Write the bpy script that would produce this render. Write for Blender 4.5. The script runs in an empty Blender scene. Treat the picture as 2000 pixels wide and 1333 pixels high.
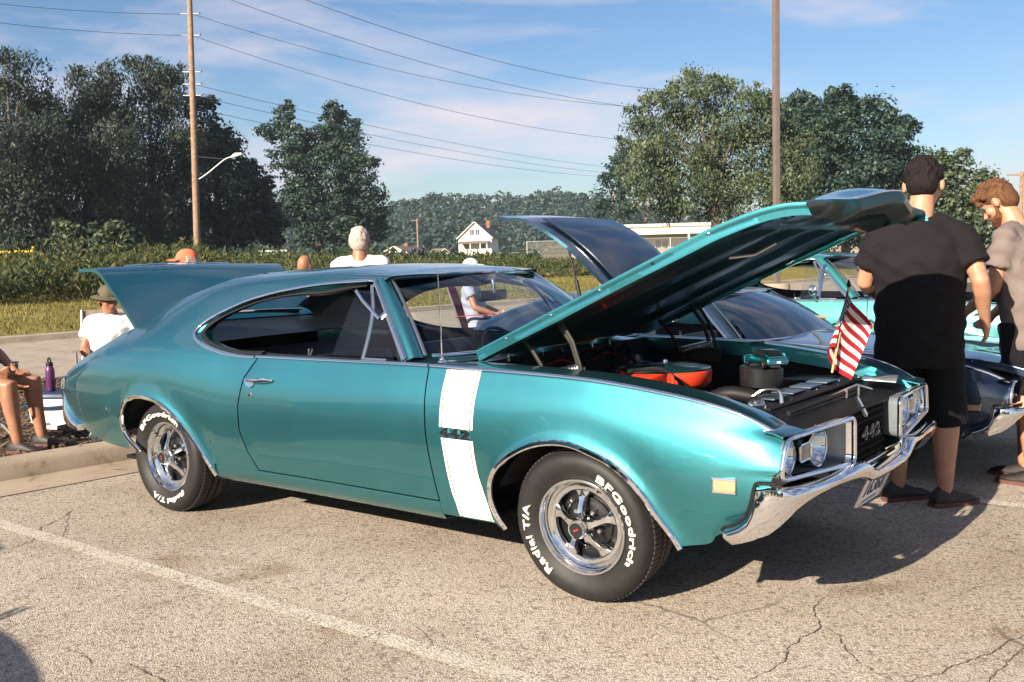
import bpy, bmesh, math, random
import numpy as np
from mathutils import Vector, Matrix, Euler

# ------------------------------------------------------------------ camera, sky, sun, exposure
scene = bpy.context.scene
COL = scene.collection
rad = math.radians

cam_data = bpy.data.cameras.new('camera')
cam = bpy.data.objects.new('camera', cam_data)
COL.objects.link(cam)
CAM = Vector((2.272, -4.272, 1.4472))
YAW, PITCH, ROLL, FPX = 0.6553, -0.0841, -0.0258, 1970.66
cam.location = CAM
_RC = Matrix.Rotation(YAW, 3, 'Z') @ Matrix.Rotation(math.pi/2 + PITCH, 3, 'X') @ Matrix.Rotation(ROLL, 3, 'Z')
cam.rotation_euler = _RC.to_euler()
cam_data.sensor_width = 36.0
cam_data.lens = 36.0*FPX/2000.0
cam_data.clip_start = 0.05
cam_data.clip_end = 3000.0
scene.camera = cam

SUN_TO = Vector((-0.03, -2.2, 1.0)).normalized()       # towards the sun
SUN_EL = math.asin(SUN_TO.z)
SUN_AZ = math.atan2(SUN_TO.x, SUN_TO.y)                # clockwise from +Y

CLOUD_X, CLOUD_Y = 22.2, 9.6
world = bpy.data.worlds.new('World')
scene.world = world
world.use_nodes = True
wn = world.node_tree.nodes
wl = world.node_tree.links
wn.clear()
w_out = wn.new('ShaderNodeOutputWorld')
w_bg = wn.new('ShaderNodeBackground')
w_sky = wn.new('ShaderNodeTexSky')
w_sky.sky_type = 'NISHITA'
w_sky.sun_disc = False
w_sky.sun_elevation = SUN_EL
w_sky.sun_rotation = SUN_AZ
w_sky.altitude = 200.0
w_sky.air_density = 1.0
w_sky.dust_density = 1.0
w_sky.ozone_density = 2.0
# thin fair-weather cloud streaks, by direction
w_tc = wn.new('ShaderNodeTexCoord')
w_sep = wn.new('ShaderNodeSeparateXYZ')
wl.new(w_tc.outputs['Generated'], w_sep.inputs[0])
def wmath(op, a, b=None):
    n = wn.new('ShaderNodeMath'); n.operation = op
    for i, v in enumerate((a, b)):
        if v is None: continue
        if isinstance(v, (int, float)): n.inputs[i].default_value = v
        else: wl.new(v, n.inputs[i])
    return n.outputs[0]
w_az = wmath('ARCTAN2', w_sep.outputs[0], w_sep.outputs[1])
w_cmb = wn.new('ShaderNodeCombineXYZ')
wl.new(w_az, w_cmb.inputs[0]); wl.new(w_sep.outputs[2], w_cmb.inputs[1])
w_map = wn.new('ShaderNodeMapping')
w_map.inputs['Location'].default_value = (CLOUD_X, CLOUD_Y, 0)
w_map.inputs['Scale'].default_value = (2.6, 11.0, 1)
wl.new(w_cmb.outputs[0], w_map.inputs[0])
w_n1 = wn.new('ShaderNodeTexNoise')
w_n1.inputs['Scale'].default_value = 1.0
w_n1.inputs['Detail'].default_value = 9
w_n1.inputs['Roughness'].default_value = 0.58
w_n1.inputs['Distortion'].default_value = 0.35
wl.new(w_map.outputs[0], w_n1.inputs['Vector'])
w_ramp = wn.new('ShaderNodeValToRGB')
w_ramp.color_ramp.elements[0].position = 0.45
w_ramp.color_ramp.elements[1].position = 0.68
wl.new(w_n1.outputs[0], w_ramp.inputs[0])
w_amt = wmath('MULTIPLY', w_ramp.outputs[0], 0.9)
w_mix = wn.new('ShaderNodeMixRGB')
wl.new(w_amt, w_mix.inputs[0])
w_hs = wn.new('ShaderNodeHueSaturation'); w_hs.inputs['Saturation'].default_value = 1.2
wl.new(w_sky.outputs[0], w_hs.inputs['Color'])
w_tint = wn.new('ShaderNodeMixRGB'); w_tint.blend_type = 'MULTIPLY'; w_tint.inputs[0].default_value = 1.0
wl.new(w_hs.outputs[0], w_tint.inputs[1]); w_tint.inputs[2].default_value = (.96, .97, 1.05, 1)
wl.new(w_tint.outputs[0], w_mix.inputs[1])
w_mix.inputs[2].default_value = (7.0, 6.3, 6.8, 1)
wl.new(w_mix.outputs[0], w_bg.inputs[0])
w_bg.inputs[1].default_value = 0.05
wl.new(w_bg.outputs[0], w_out.inputs[0])

sun_d = bpy.data.lights.new('sun', 'SUN')
sun_d.energy = 5.0
sun_d.angle = rad(0.5)
sun_d.color = (1.0, 0.87, 0.70)
sun = bpy.data.objects.new('sun', sun_d)
COL.objects.link(sun)
sun.rotation_euler = SUN_TO.to_track_quat('Z', 'Y').to_euler()
sun.location = (0, -20, 20)

scene.view_settings.view_transform = 'Standard'
scene.view_settings.look = 'None'
scene.view_settings.exposure = 1.35
scene.view_settings.gamma = 1.0
scene.render.engine = 'CYCLES'
scene.cycles.max_bounces = 10
scene.cycles.transparent_max_bounces = 24
scene.cycles.caustics_reflective = False
scene.cycles.caustics_refractive = False

# ------------------------------------------------------------------ helpers
rng = random.Random(7)
nrng = np.random.default_rng(11)

def ray(px, py):
    return _RC @ Vector(((px - 1000.0)/FPX, -(py - 666.5)/FPX, -1.0))
def ground_at(px, dist):
    """a spot on the ground at that many metres from the camera, in the direction of a photo column"""
    d = ray(px, 500.0); h = Vector((d.x, d.y, 0)).normalized()
    return Vector((CAM.x + h.x*dist, CAM.y + h.y*dist, 0.0))

def tag(o, label=None, cat=None, group=None, kind=None):
    if label: o['label'] = label
    if cat: o['category'] = cat
    if group: o['group'] = group
    if kind: o['kind'] = kind
    return o

def empty(name, loc=(0, 0, 0), rz=0.0, parent=None):
    o = bpy.data.objects.new(name, None)
    o.empty_display_size = 0.2
    o.location = loc; o.rotation_euler = (0, 0, rz)
    COL.objects.link(o)
    if parent: o.parent = parent
    return o

def link_mesh(name, me, mat=None, parent=None):
    o = bpy.data.objects.new(name, me)
    COL.objects.link(o)
    if mat is not None and len(me.materials) == 0:
        me.materials.append(mat)
    if parent: o.parent = parent
    return o

def mesh_np(name, verts, quads, smooth=True):
    verts = np.asarray(verts, dtype=np.float32); quads = np.asarray(quads, dtype=np.int32)
    me = bpy.data.meshes.new(name)
    n = quads.shape[1]
    me.vertices.add(len(verts)); me.vertices.foreach_set('co', verts.ravel())
    me.loops.add(quads.size); me.loops.foreach_set('vertex_index', quads.ravel())
    me.polygons.add(len(quads))
    me.polygons.foreach_set('loop_start', np.arange(0, quads.size, n, dtype=np.int32))
    me.polygons.foreach_set('use_smooth', np.full(len(quads), smooth, dtype=bool))
    me.update(calc_edges=True)
    return me

def copy_tree(o, parent=None):
    c = o.copy(); COL.objects.link(c)
    c.parent = parent
    for ch in list(o.children):
        copy_tree(ch, c)
    return c

def sm(t):
    t = min(1.0, max(0.0, t)); return t*t*(3 - 2*t)

def interp(pts, x):
    """monotone piecewise cubic (pchip-like) through (x, v) pairs"""
    P = sorted(pts)
    xs = [a for a, _ in P]; ys = [b for _, b in P]
    if x <= xs[0]: return ys[0]
    if x >= xs[-1]: return ys[-1]
    i = max(k for k in range(len(xs)) if xs[k] <= x); i = min(i, len(xs) - 2)
    def slope(k):
        if k == 0: return (ys[1]-ys[0])/(xs[1]-xs[0])
        if k == len(xs)-1: return (ys[-1]-ys[-2])/(xs[-1]-xs[-2])
        a = (ys[k]-ys[k-1])/(xs[k]-xs[k-1]); b = (ys[k+1]-ys[k])/(xs[k+1]-xs[k])
        if a*b <= 0: return 0.0
        return 2*a*b/(a+b)
    h = xs[i+1]-xs[i]; t = (x-xs[i])/h
    m0, m1 = slope(i)*h, slope(i+1)*h
    return ys[i]*(2*t**3-3*t*t+1)+m0*(t**3-2*t*t+t)+ys[i+1]*(-2*t**3+3*t*t)+m1*(t**3-t*t)

def lin(pts, x):
    P = sorted(pts)
    return float(np.interp(x, [a for a, _ in P], [b for _, b in P]))

def catmull(P, n):
    """n samples along a Catmull-Rom spline through points P (list of Vectors)"""
    P = [Vector(q) for q in P]
    Q = [2*P[0]-P[1]] + P + [2*P[-1]-P[-2]]
    out = []
    m = len(P) - 1
    for j in range(n):
        u = j/(n-1)*m; i = min(int(u), m-1); t = u-i
        a, b, c, d = Q[i], Q[i+1], Q[i+2], Q[i+3]
        out.append(0.5*((2*b)+(c-a)*t+(2*a-5*b+4*c-d)*t*t+(3*b-a-3*c+d)*t**3))
    return out

class MB:
    """collects pieces of ONE part"""
    def __init__(s): s.v = []; s.f = []; s.m = []; s.cur = 0
    def add(s, vs, fs):
        o = len(s.v); s.v += [tuple(q) for q in vs]
        for f in fs: s.f.append(tuple(i+o for i in f)); s.m.append(s.cur)
        return s
    def box(s, c, d, rot=None):
        c = Vector(c); x, y, z = d[0]/2, d[1]/2, d[2]/2
        vs = [Vector((i*x, j*y, k*z)) for i in (-1, 1) for j in (-1, 1) for k in (-1, 1)]
        if rot is not None:
            R = rot if isinstance(rot, Matrix) else Euler(rot).to_matrix()
            vs = [R @ q for q in vs]
        return s.add([c+q for q in vs], [(0,1,3,2),(4,6,7,5),(0,4,5,1),(2,3,7,6),(0,2,6,4),(1,5,7,3)])
    def rings(s, R, closed=True, caps=True):
        n = len(R[0]); vs = [q for r in R for q in r]; fs = []
        for i in range(len(R)-1):
            for j in range(n if closed else n-1):
                k = (j+1) % n
                fs.append((i*n+j, i*n+k, (i+1)*n+k, (i+1)*n+j))
        if caps and closed:
            fs.append(tuple(range(n-1, -1, -1))); fs.append(tuple((len(R)-1)*n+j for j in range(n)))
        return s.add(vs, fs)
    def tube(s, path, r, n=8, caps=True, flat=None, up=None):
        P = [Vector(q) for q in path]
        if not isinstance(r, (list, tuple)): r = [r]*len(P)
        R = []; prev = None
        for i, q in enumerate(P):
            t = (P[min(i+1, len(P)-1)]-P[max(i-1, 0)]).normalized()
            if prev is None:
                a = Vector(up) if up else (Vector((0, 0, 1)) if abs(t.z) < .9 else Vector((1, 0, 0)))
            else: a = prev
            a = (a - t*a.dot(t))
            if a.length < 1e-6: a = t.orthogonal()
            a.normalize(); b = t.cross(a); prev = a
            fx = flat if flat else (1, 1)
            R.append([q + (a*math.cos(2*math.pi*k/n)*fx[0] + b*math.sin(2*math.pi*k/n)*fx[1])*r[i] for k in range(n)])
        return s.rings(R, True, caps)
    def strip(s, path, normals, w, th):
        """a flat bar of width w and thickness th swept along path; normals point out of the surface"""
        P = [Vector(q) for q in path]; R = []
        for i, q in enumerate(P):
            t = (P[min(i+1, len(P)-1)]-P[max(i-1, 0)]).normalized()
            nn = Vector(normals[i] if isinstance(normals, list) else normals)
            nn = (nn - t*nn.dot(t)).normalized(); b = t.cross(nn)
            R.append([q-b*w/2, q-b*w/2+nn*th*.7, q-b*w*.28+nn*th, q+b*w*.28+nn*th, q+b*w/2+nn*th*.7, q+b*w/2])
        return s.rings(R, True, True)
    def lathe(s, prof, c=(0, 0, 0), axis='z', n=32, caps=False, R=None):
        c = Vector(c); rr = []
        for (r, h) in prof:
            ring = []
            for k in range(n):
                a = 2*math.pi*k/n; x, y = r*math.cos(a), r*math.sin(a)
                q = Vector((x, y, h)) if axis == 'z' else (Vector((x, h, y)) if axis == 'y' else Vector((h, x, y)))
                if R is not None: q = R @ q
                ring.append(c+q)
            rr.append(ring)
        return s.rings(rr, True, caps)
    def prism(s, outline, a, b):
        """outline: list of points; extruded by vector b-a"""
        a = Vector(a); b = Vector(b); n = len(outline)
        vs = [Vector(q)+a for q in outline]+[Vector(q)+b for q in outline]
        fs = [tuple(range(n-1, -1, -1)), tuple(range(n, 2*n))]
        for i in range(n): fs.append((i, (i+1) % n, n+(i+1) % n, n+i))
        return s.add(vs, fs)
    def grid(s, G, closed=False):
        nr, nc = len(G), len(G[0]); vs = [q for r in G for q in r]; fs = []
        for i in range(nr-1):
            for j in range(nc-1):
                fs.append((i*nc+j, i*nc+j+1, (i+1)*nc+j+1, (i+1)*nc+j))
        return s.add(vs, fs)
    def ellipsoid(s, c, r, n=12, m=8, rot=None):
        c = Vector(c); R = []
        for i in range(m+1):
            t = math.pi*i/m; st, ct = max(math.sin(t), 1e-3), math.cos(t)
            ring = []
            for k in range(n):
                q = Vector((r[0]*st*math.cos(2*math.pi*k/n), r[1]*st*math.sin(2*math.pi*k/n), r[2]*ct))
                if rot is not None: q = rot @ q
                ring.append(c+q)
            R.append(ring)
        return s.rings(R, True, True)
    def mirror_y(s):
        n = len(s.v); s.v += [(x, -y, z) for x, y, z in s.v]
        s.f += [tuple(i+n for i in reversed(f)) for f in s.f]; s.m += list(s.m)
        return s
    def build(s, name, mat, parent=None, smooth=None, merge=False, bevel=0, autos=35, solid=0):
        me = bpy.data.meshes.new(name)
        me.from_pydata(s.v, [], s.f)
        mats = mat if isinstance(mat, (list, tuple)) else [mat]
        for q in mats:
            if q is not None: me.materials.append(q)
        if len(mats) > 1: me.polygons.foreach_set('material_index', s.m)
        bm = bmesh.new(); bm.from_mesh(me)
        if merge: bmesh.ops.remove_doubles(bm, verts=bm.verts, dist=1e-4 if merge is True else merge)
        bmesh.ops.recalc_face_normals(bm, faces=bm.faces)
        if bevel:
            es = [e for e in bm.edges if len(e.link_faces) == 2 and e.calc_face_angle(0) > rad(30)]
            bmesh.ops.bevel(bm, geom=es, offset=bevel, segments=2, profile=.7, affect='EDGES', clamp_overlap=True)
        bm.to_mesh(me); bm.free()
        if smooth is None: smooth = True
        o = link_mesh(name, me, None, parent)
        if solid:
            baked(o, [('SOLIDIFY', dict(thickness=solid, offset=-1))]); me = o.data
        if smooth:
            me.polygons.foreach_set('use_smooth', [True]*len(me.polygons))
            if autos: me.set_sharp_from_angle(angle=rad(autos))
        return o

def text_mesh(body, size=1.0, extrude=0.0, bevel=0.0, offset=0.0, spacing=1.0):
    cu = bpy.data.curves.new('lettering', 'FONT')
    cu.body = body; cu.size = size; cu.extrude = extrude; cu.bevel_depth = bevel; cu.offset = offset
    cu.align_x = 'CENTER'; cu.align_y = 'CENTER'; cu.space_character = spacing
    cu.resolution_u = 3; cu.bevel_resolution = 0
    o = bpy.data.objects.new('lettering', cu); COL.objects.link(o)
    dg = bpy.context.evaluated_depsgraph_get(); dg.update()
    me = bpy.data.meshes.new_from_object(o.evaluated_get(dg))
    bpy.data.objects.remove(o); bpy.data.curves.remove(cu)
    return me

def baked(o, mods):
    """apply modifiers given as (type, dict) to a mesh object"""
    for ty, kw in mods:
        m = o.modifiers.new(ty.lower(), ty)
        for k, v in kw.items(): setattr(m, k, v)
    dg = bpy.context.evaluated_depsgraph_get(); dg.update()
    me = bpy.data.meshes.new_from_object(o.evaluated_get(dg))
    o.modifiers.clear()
    old = o.data; o.data = me; bpy.data.meshes.remove(old)
    return o

# ------------------------------------------------------------------ materials
class NT:
    def __init__(s, name):
        s.mat = bpy.data.materials.new(name); s.mat.use_nodes = True
        s.t = s.mat.node_tree; s.n = s.t.nodes; s.l = s.t.links
        s.bsdf = s.n['Principled BSDF']; s.out = s.n['Material Output']
    def new(s, ty, **kw):
        n = s.n.new(ty)
        for k, v in kw.items(): setattr(n, k, v)
        return n
    def set(s, **kw):
        for k, v in kw.items():
            k = k.replace('_', ' ').title().replace('Ior', 'IOR')
            s.bsdf.inputs[k].default_value = (*v, 1) if isinstance(v, tuple) and len(v) == 3 else v
        return s
    def noise(s, scale, detail=4, rough=.5, vec=None, dist=0):
        n = s.new('ShaderNodeTexNoise'); n.inputs['Scale'].default_value = scale
        n.inputs['Detail'].default_value = detail; n.inputs['Roughness'].default_value = rough; n.inputs['Distortion'].default_value = dist
        s.l.new(vec if vec is not None else s.obj(), n.inputs['Vector']); return n.outputs[0]
    def obj(s):
        if not hasattr(s, '_o'): s._o = s.new('ShaderNodeTexCoord').outputs['Object']
        return s._o
    def ramp(s, fac, stops):
        r = s.new('ShaderNodeValToRGB'); e = r.color_ramp.elements
        while len(e) < len(stops): e.new(.5)
        for q, (p, c) in zip(e, stops): q.position = p; q.color = (*c, 1) if len(c) == 3 else c
        s.l.new(fac, r.inputs[0]); return r.outputs[0]
    def mix(s, fac, a, b, mode='MIX'):
        m = s.new('ShaderNodeMixRGB'); m.blend_type = mode
        for i, v in enumerate((fac, a, b)):
            if isinstance(v, (int, float)): m.inputs[i].default_value = v
            elif isinstance(v, tuple): m.inputs[i].default_value = (*v, 1)
            else: s.l.new(v, m.inputs[i])
        return m.outputs[0]
    def math(s, op, a, b=0.0):
        m = s.new('ShaderNodeMath'); m.operation = op
        for i, v in enumerate((a, b)):
            if isinstance(v, (int, float)): m.inputs[i].default_value = v
            else: s.l.new(v, m.inputs[i])
        return m.outputs[0]
    def bump(s, h, strength=.3, dist=.01):
        b = s.new('ShaderNodeBump'); b.inputs['Strength'].default_value = strength; b.inputs['Distance'].default_value = dist
        s.l.new(h, b.inputs['Height']); s.l.new(b.outputs[0], s.bsdf.inputs['Normal']); return b
    def color(s, c): s.l.new(c, s.bsdf.inputs['Base Color']); return s
    def rough(s, c): s.l.new(c, s.bsdf.inputs['Roughness']); return s

def simple(name, col, rough=.6, metal=0.0, coat=0.0, var=.12, scale=9.0, bump=0.0, bscale=60, spec=.5):
    t = NT(name); t.set(roughness=rough, metallic=metal, coat_weight=coat, coat_roughness=.04)
    t.bsdf.inputs['Specular IOR Level'].default_value = spec
    n = t.noise(scale, 5, .6)
    a = tuple(max(0, c*(1-var)) for c in col); b = tuple(min(1, c*(1+var)) for c in col)
    t.color(t.ramp(n, [(.3, a), (.7, b)]))
    if bump: t.bump(t.noise(bscale, 4, .6), bump, .004)
    return t.mat

def paint(name, col, deep, rough=.36, metal=.72, flake=.055):
    t = NT(name); t.set(metallic=metal, roughness=rough, coat_weight=1.0, coat_roughness=.025)
    fl = t.noise(900, 2, .5); sl = t.noise(1.6, 3, .5)
    c = t.mix(t.math('MULTIPLY', fl, .55), col, deep)
    c = t.mix(t.math('MULTIPLY', sl, .18), c, deep)
    t.color(c)
    ro = t.math('ADD', t.math('MULTIPLY', t.noise(5, 6, .65), .10), rough-.05); t.rough(ro)
    # faint orange peel in the clear coat
    b = t.new('ShaderNodeBump'); b.inputs['Strength'].default_value = .035; b.inputs['Distance'].default_value = .004
    t.l.new(t.noise(14, 2, .4), b.inputs['Height']); t.l.new(b.outputs[0], t.bsdf.inputs['Coat Normal'])
    g = t.new('ShaderNodeBsdfGlossy'); g.inputs['Roughness'].default_value = .44; g.inputs[0].default_value = (.80, .95, .95, 1)
    mx = t.new('ShaderNodeMixShader'); mx.inputs[0].default_value = flake
    t.l.new(t.bsdf.outputs[0], mx.inputs[1]); t.l.new(g.outputs[0], mx.inputs[2]); t.l.new(mx.outputs[0], t.out.inputs[0])
    return t.mat

def glass_mat(name, tint=(.72, .82, .84), gloss=1.0):
    t = NT(name)
    tr = t.new('ShaderNodeBsdfTransparent'); tr.inputs[0].default_value = (*tint, 1)
    gl = t.new('ShaderNodeBsdfGlossy'); gl.inputs['Roughness'].default_value = .015
    gl.inputs[0].default_value = (gloss, gloss, gloss, 1)
    lw = t.new('ShaderNodeLayerWeight'); lw.inputs[0].default_value = .5
    fr = t.math('ADD', t.math('MULTIPLY', t.math('POWER', lw.outputs['Facing'], 5.0), .9), .055)
    mx = t.new('ShaderNodeMixShader')
    t.l.new(fr, mx.inputs[0]); t.l.new(tr.outputs[0], mx.inputs[1]); t.l.new(gl.outputs[0], mx.inputs[2])
    t.l.new(mx.outputs[0], t.out.inputs[0])
    return t.mat

M = {}
M['teal'] = paint('teal_metallic_paint', (.014, .31, .365), (.007, .175, .22), .36, 1.0, .040)
M['navy'] = paint('navy_paint', (.006, .035, .085), (.003, .016, .045), .3, .6, .03)
M['turq'] = paint('turquoise_paint', (.012, .20, .195), (.008, .14, .145), .38, .45, .03)
M['chrome'] = simple('chrome', (.82, .83, .84), .05, 1.0, 0, .03)
M['steel'] = simple('brushed_steel', (.55, .55, .56), .28, 1.0, 0, .06)
M['polish'] = simple('polished_wheel', (.80, .81, .82), .11, 1.0, 0, .03)
M['rubber'] = simple('tyre_rubber', (.022, .022, .023), .52, 0, 0, .15, 30, .25, 220)
M['gasket'] = simple('black_gasket', (.008, .008, .010), .55, spec=.25)
M['black'] = simple('black_enamel', (.010, .011, .013), .33, 0, .3, .3, 14)
M['flatblack'] = simple('flat_black', (.007, .008, .010), .8, spec=.2)
M['vinyl'] = simple('dark_vinyl', (.007, .011, .018), .42, 0, 0, .2, 30, .2, 160)
M['white'] = simple('white_stripe_paint', (.74, .72, .68), .35, 0, .6, .02)
M['offwhite'] = simple('raised_white_letters', (.78, .76, .68), .6)
M['glass'] = glass_mat('clear_glass', (.80, .87, .88))
M['tglass'] = glass_mat('tinted_glass', (.42, .56, .60))
M['silver'] = simple('silver_paint', (.20, .225, .25), .42, .4)
M['lens'] = simple('amber_lens', (.40, .27, .16), .18, 0, .8, .08, 60)
M['orange'] = simple('orange_enamel', (.70, .050, .015), .42, 0, .15, .1)
M['red'] = simple('red_enamel', (.45, .02, .02), .35, 0, .4)
# ================================================================== the teal coupe
# car frame: x forward, z up, the side towards the camera is -y; origin on the ground under the front axle
WB = 2.899
WT = [(.95,.885),(.86,.918),(.6,.948),(.3,.960),(0,.965),(-.8,.957),(-1.6,.950),(-2.13,.955),(-2.6,.966),(-2.95,.972),(-3.4,.955),(-3.75,.918),(-4.0,.872),(-4.16,.835)]
TT = [(.95,.735),(.87,.765),(.80,.812),(.70,.850),(.43,.902),(0,.944),(-.4,.953),(-.8,.957),(-1.6,.952),(-2.13,.948)]
QX = [-4.16,-4.0,-3.7,-3.4,-3.0,-2.64,-2.13,-1.75,-1.3]
QT = {  # k: (y,z) per station of QX, rear to front
 6:  [(.832,.66),(.872,.70),(.918,.75),(.945,.78),(.960,.81),(.955,.82),(.939,.80),(.936,.80),(.936,.80)],
 7:  [(.825,.71),(.858,.77),(.900,.84),(.922,.88),(.925,.925),(.915,.945),(.893,.948),(.888,.952),(.888,.955)],
 8:  [(.800,.755),(.825,.83),(.860,.905),(.872,.955),(.868,1.015),(.852,1.035),(.832,1.042),(.83,1.045),(.83,1.045)],
 9:  [(.760,.785),(.782,.868),(.805,.955),(.806,1.015),(.785,1.105),(.765,1.150),(.745,1.180),(.74,1.19),(.74,1.19)],
 10: [(.715,.802),(.730,.893),(.738,.990),(.728,1.070),(.694,1.195),(.668,1.268),(.660,1.305),(.652,1.335),(.645,1.340)],
 11: [(.670,.810),(.680,.904),(.682,1.010),(.660,1.112),(.612,1.252),(.585,1.330),(.575,1.368),(.570,1.385),(.560,1.372)],
 12: [(.635,.815),(.638,.909),(.640,1.017),(.606,1.130),(.560,1.275),(.42,1.374),(.32,1.405),(.32,1.414),(.32,1.385)],
 13: [(.60,.818),(.60,.912),(.60,1.020),(.56,1.136),(.52,1.284),(.10,1.392),(0,1.415),(0,1.421),(0,1.390)],
}
_cc = {}
def ctrl(x):
    key = round(x, 5)
    if key in _cc: return _cc[key]
    w = interp(WT, x)
    t = interp(TT, x) if x > -2.13 else .948
    zr = .345
    low = [(w-.17, .242), (w-.085, .258), (w-.058, .296), (w-.042, zr)]
    low += [(w-.010, zr+(t-zr)*.30), (w, zr+(t-zr)*.54)]
    if x > -2.13:
        low += [(w-.016, zr+(t-zr)*.78), (w-.062, t)]
    for k in range(6, 14):
        if k < 8 and x > -2.13: continue
        y = interp([(a, q[0]) for a, q in zip(QX, QT[k])], x); z = interp([(a, q[1]) for a, q in zip(QX, QT[k])], x)
        low.append((y, z))
    if x <= -2.13:   # behind the door the sides above the waist follow the table
        q6 = low[6]; low[5] = (w, .345+(q6[1]-.345)*.62); low[4] = (w-.010, .345+(q6[1]-.345)*.34)
    _cc[key] = low
    return low

_cs = {}
def section(x, full):
    """dense polyline (y, z) of the body section at x; full: up to the roof or sail, else up to the waist crease"""
    key = (round(x, 5), full)
    if key in _cs: return _cs[key]
    C = ctrl(x); C = C if full else C[:8]
    r = [(q.x, q.y) for q in catmull([Vector((a, b, 0)) for a, b in C], (len(C)-1)*8+1)]
    _cs[key] = r
    return r

ARCH_F = [(-.425,.25),(-.421,.43),(-.407,.499),(-.358,.564),(-.274,.623),(-.182,.665),(-.093,.686),(.008,.689),(.107,.665),(.204,.630),(.28,.578),(.34,.517),(.392,.442),(.472,.335)]
ARCH_R = [(-3.219,.36),(-3.214,.55),(-3.189,.605),(-3.129,.659),(-3.026,.686),(-2.922,.686),(-2.807,.662),(-2.717,.622),(-2.624,.567),(-2.540,.494),(-2.475,.412),(-2.428,.338),(-2.405,.285)]
AF_PATH = catmull([Vector((x, 0, z)) for x, z in [(-.376,.275),(-.412,.35),(-.425,.42)]+ARCH_F[2:-1]+[(.445,.372),(.474,.322)]], 60)
AR_PATH = catmull([Vector((x, 0, z)) for x, z in [(-3.09,.352),(-3.17,.408),(-3.210,.47),(-3.215,.54)]+ARCH_R[2:-1]+[(-2.405,.280)]], 60)
_AFN = np.array([(q.x, q.z) for q in AF_PATH]); _ARN = np.array([(q.x, q.z) for q in AR_PATH])
def _seg_d(P, x, z):
    A = P[:-1]; B = P[1:]; d = B-A; q = np.array((x, z))-A
    t = np.clip((q*d).sum(1)/(d*d).sum(1), 0, 1)[:, None]
    return float(np.sqrt(((q-d*t)**2).sum(1)).min())
def flare(x, z):
    d = _seg_d(_AFN, x, z) if x > -1.5 else _seg_d(_ARN, x, z)
    return .010*math.exp(-(d/.026)**2) - .0025*math.exp(-((d-.085)/.05)**2)

def z_to_v(sec, z):
    for i in range(len(sec)-1):
        if sec[i+1][1] >= z and sec[i+1][1] > sec[i][1]:
            return i + min(1.0, max(0.0, (z-sec[i][1])/(sec[i+1][1]-sec[i][1])))
    return float(len(sec)-1)
def sec_at(sec, v):
    v = max(0.0, v); i = min(int(v), len(sec)-2); t = v-i
    return sec[i][0]*(1-t)+sec[i+1][0]*t, sec[i][1]*(1-t)+sec[i+1][1]*t
def side_y(x, z):
    """half width of the outer skin below the waist"""
    s = section(x, x < -2.13); y, _ = sec_at(s, z_to_v(s, z)); return y + flare(x, z)
def side_pt(x, z, off=0.0):
    return Vector((x, -(side_y(x, z)+off), z))
def side_n(x, z):
    e = .01
    a = side_pt(x+e, z)-side_pt(x-e, z); b = side_pt(x, z+e)-side_pt(x, z-e)
    n = a.cross(b); return n.normalized() if n.y < 0 else -n.normalized()

def columns(x0, x1, step, extra=()):
    n = max(2, int(round((x1-x0)/step))); c = [x0+(x1-x0)*i/n for i in range(n+1)] + [e for e in extra if x0 < e < x1]
    c = sorted(set(round(q, 4) for q in c)); out = [c[0]]
    for q in c[1:]:
        if q-out[-1] > .0015: out.append(q)
    out[-1] = c[-1]
    return out

DOOR_R = [(.96,-2.02),(.935,-2.025),(.839,-2.096),(.701,-2.129),(.563,-2.126),(.443,-2.084),(.405,-2.057),(.34,-2.02),(.24,-2.02)]
DOOR_F = [(.96,-.802),(.654,-.780),(.343,-.745),(.24,-.745)]
FRONT_E = [(.30,.665),(.40,.67),(.45,.74),(.49,.79),(.54,.815),(.60,.830),(.645,.845),(.66,.868),(.76,.868),(.80,.84)]
TAIL_E = [(.35,-3.98),(.45,-4.06),(.55,-4.11),(.65,-4.13),(.72,-4.12),(.80,-4.09),(.9,-4.03),(1.0,-3.95)]

def side_grid(mb, cols, zb, zt, nrow, full, warp):
    G = []
    for x in cols:
        s = section(x, full); v0 = z_to_v(s, zb(x)); v1 = zt(x, s)
        col = []
        vs = z_to_v(s, .70); h = nrow//2      # rows above the arches stay level from column to column
        for j in range(nrow+1):
            y, z = sec_at(s, v0+(vs-v0)*j/h if j <= h else vs+(v1-vs)*(j-h)/(nrow-h))
            y += flare(x, z) if z < .95 else 0
            col.append(Vector((warp(x, z), -y, z)))
        G.append(col)
    mb.grid(G)

def zb_front(x):
    if -.425 <= x <= .472: return lin(ARCH_F, x)
    return .285 if x < 0 else .330+max(0, x-.47)*.20
def zb_rear(x):
    if -3.219 <= x <= -2.405: return lin(ARCH_R, x)
    if x > -2.405: return .345
    return interp([(-3.219,.345),(-3.6,.368),(-3.9,.41),(-4.16,.47)], x)

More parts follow.
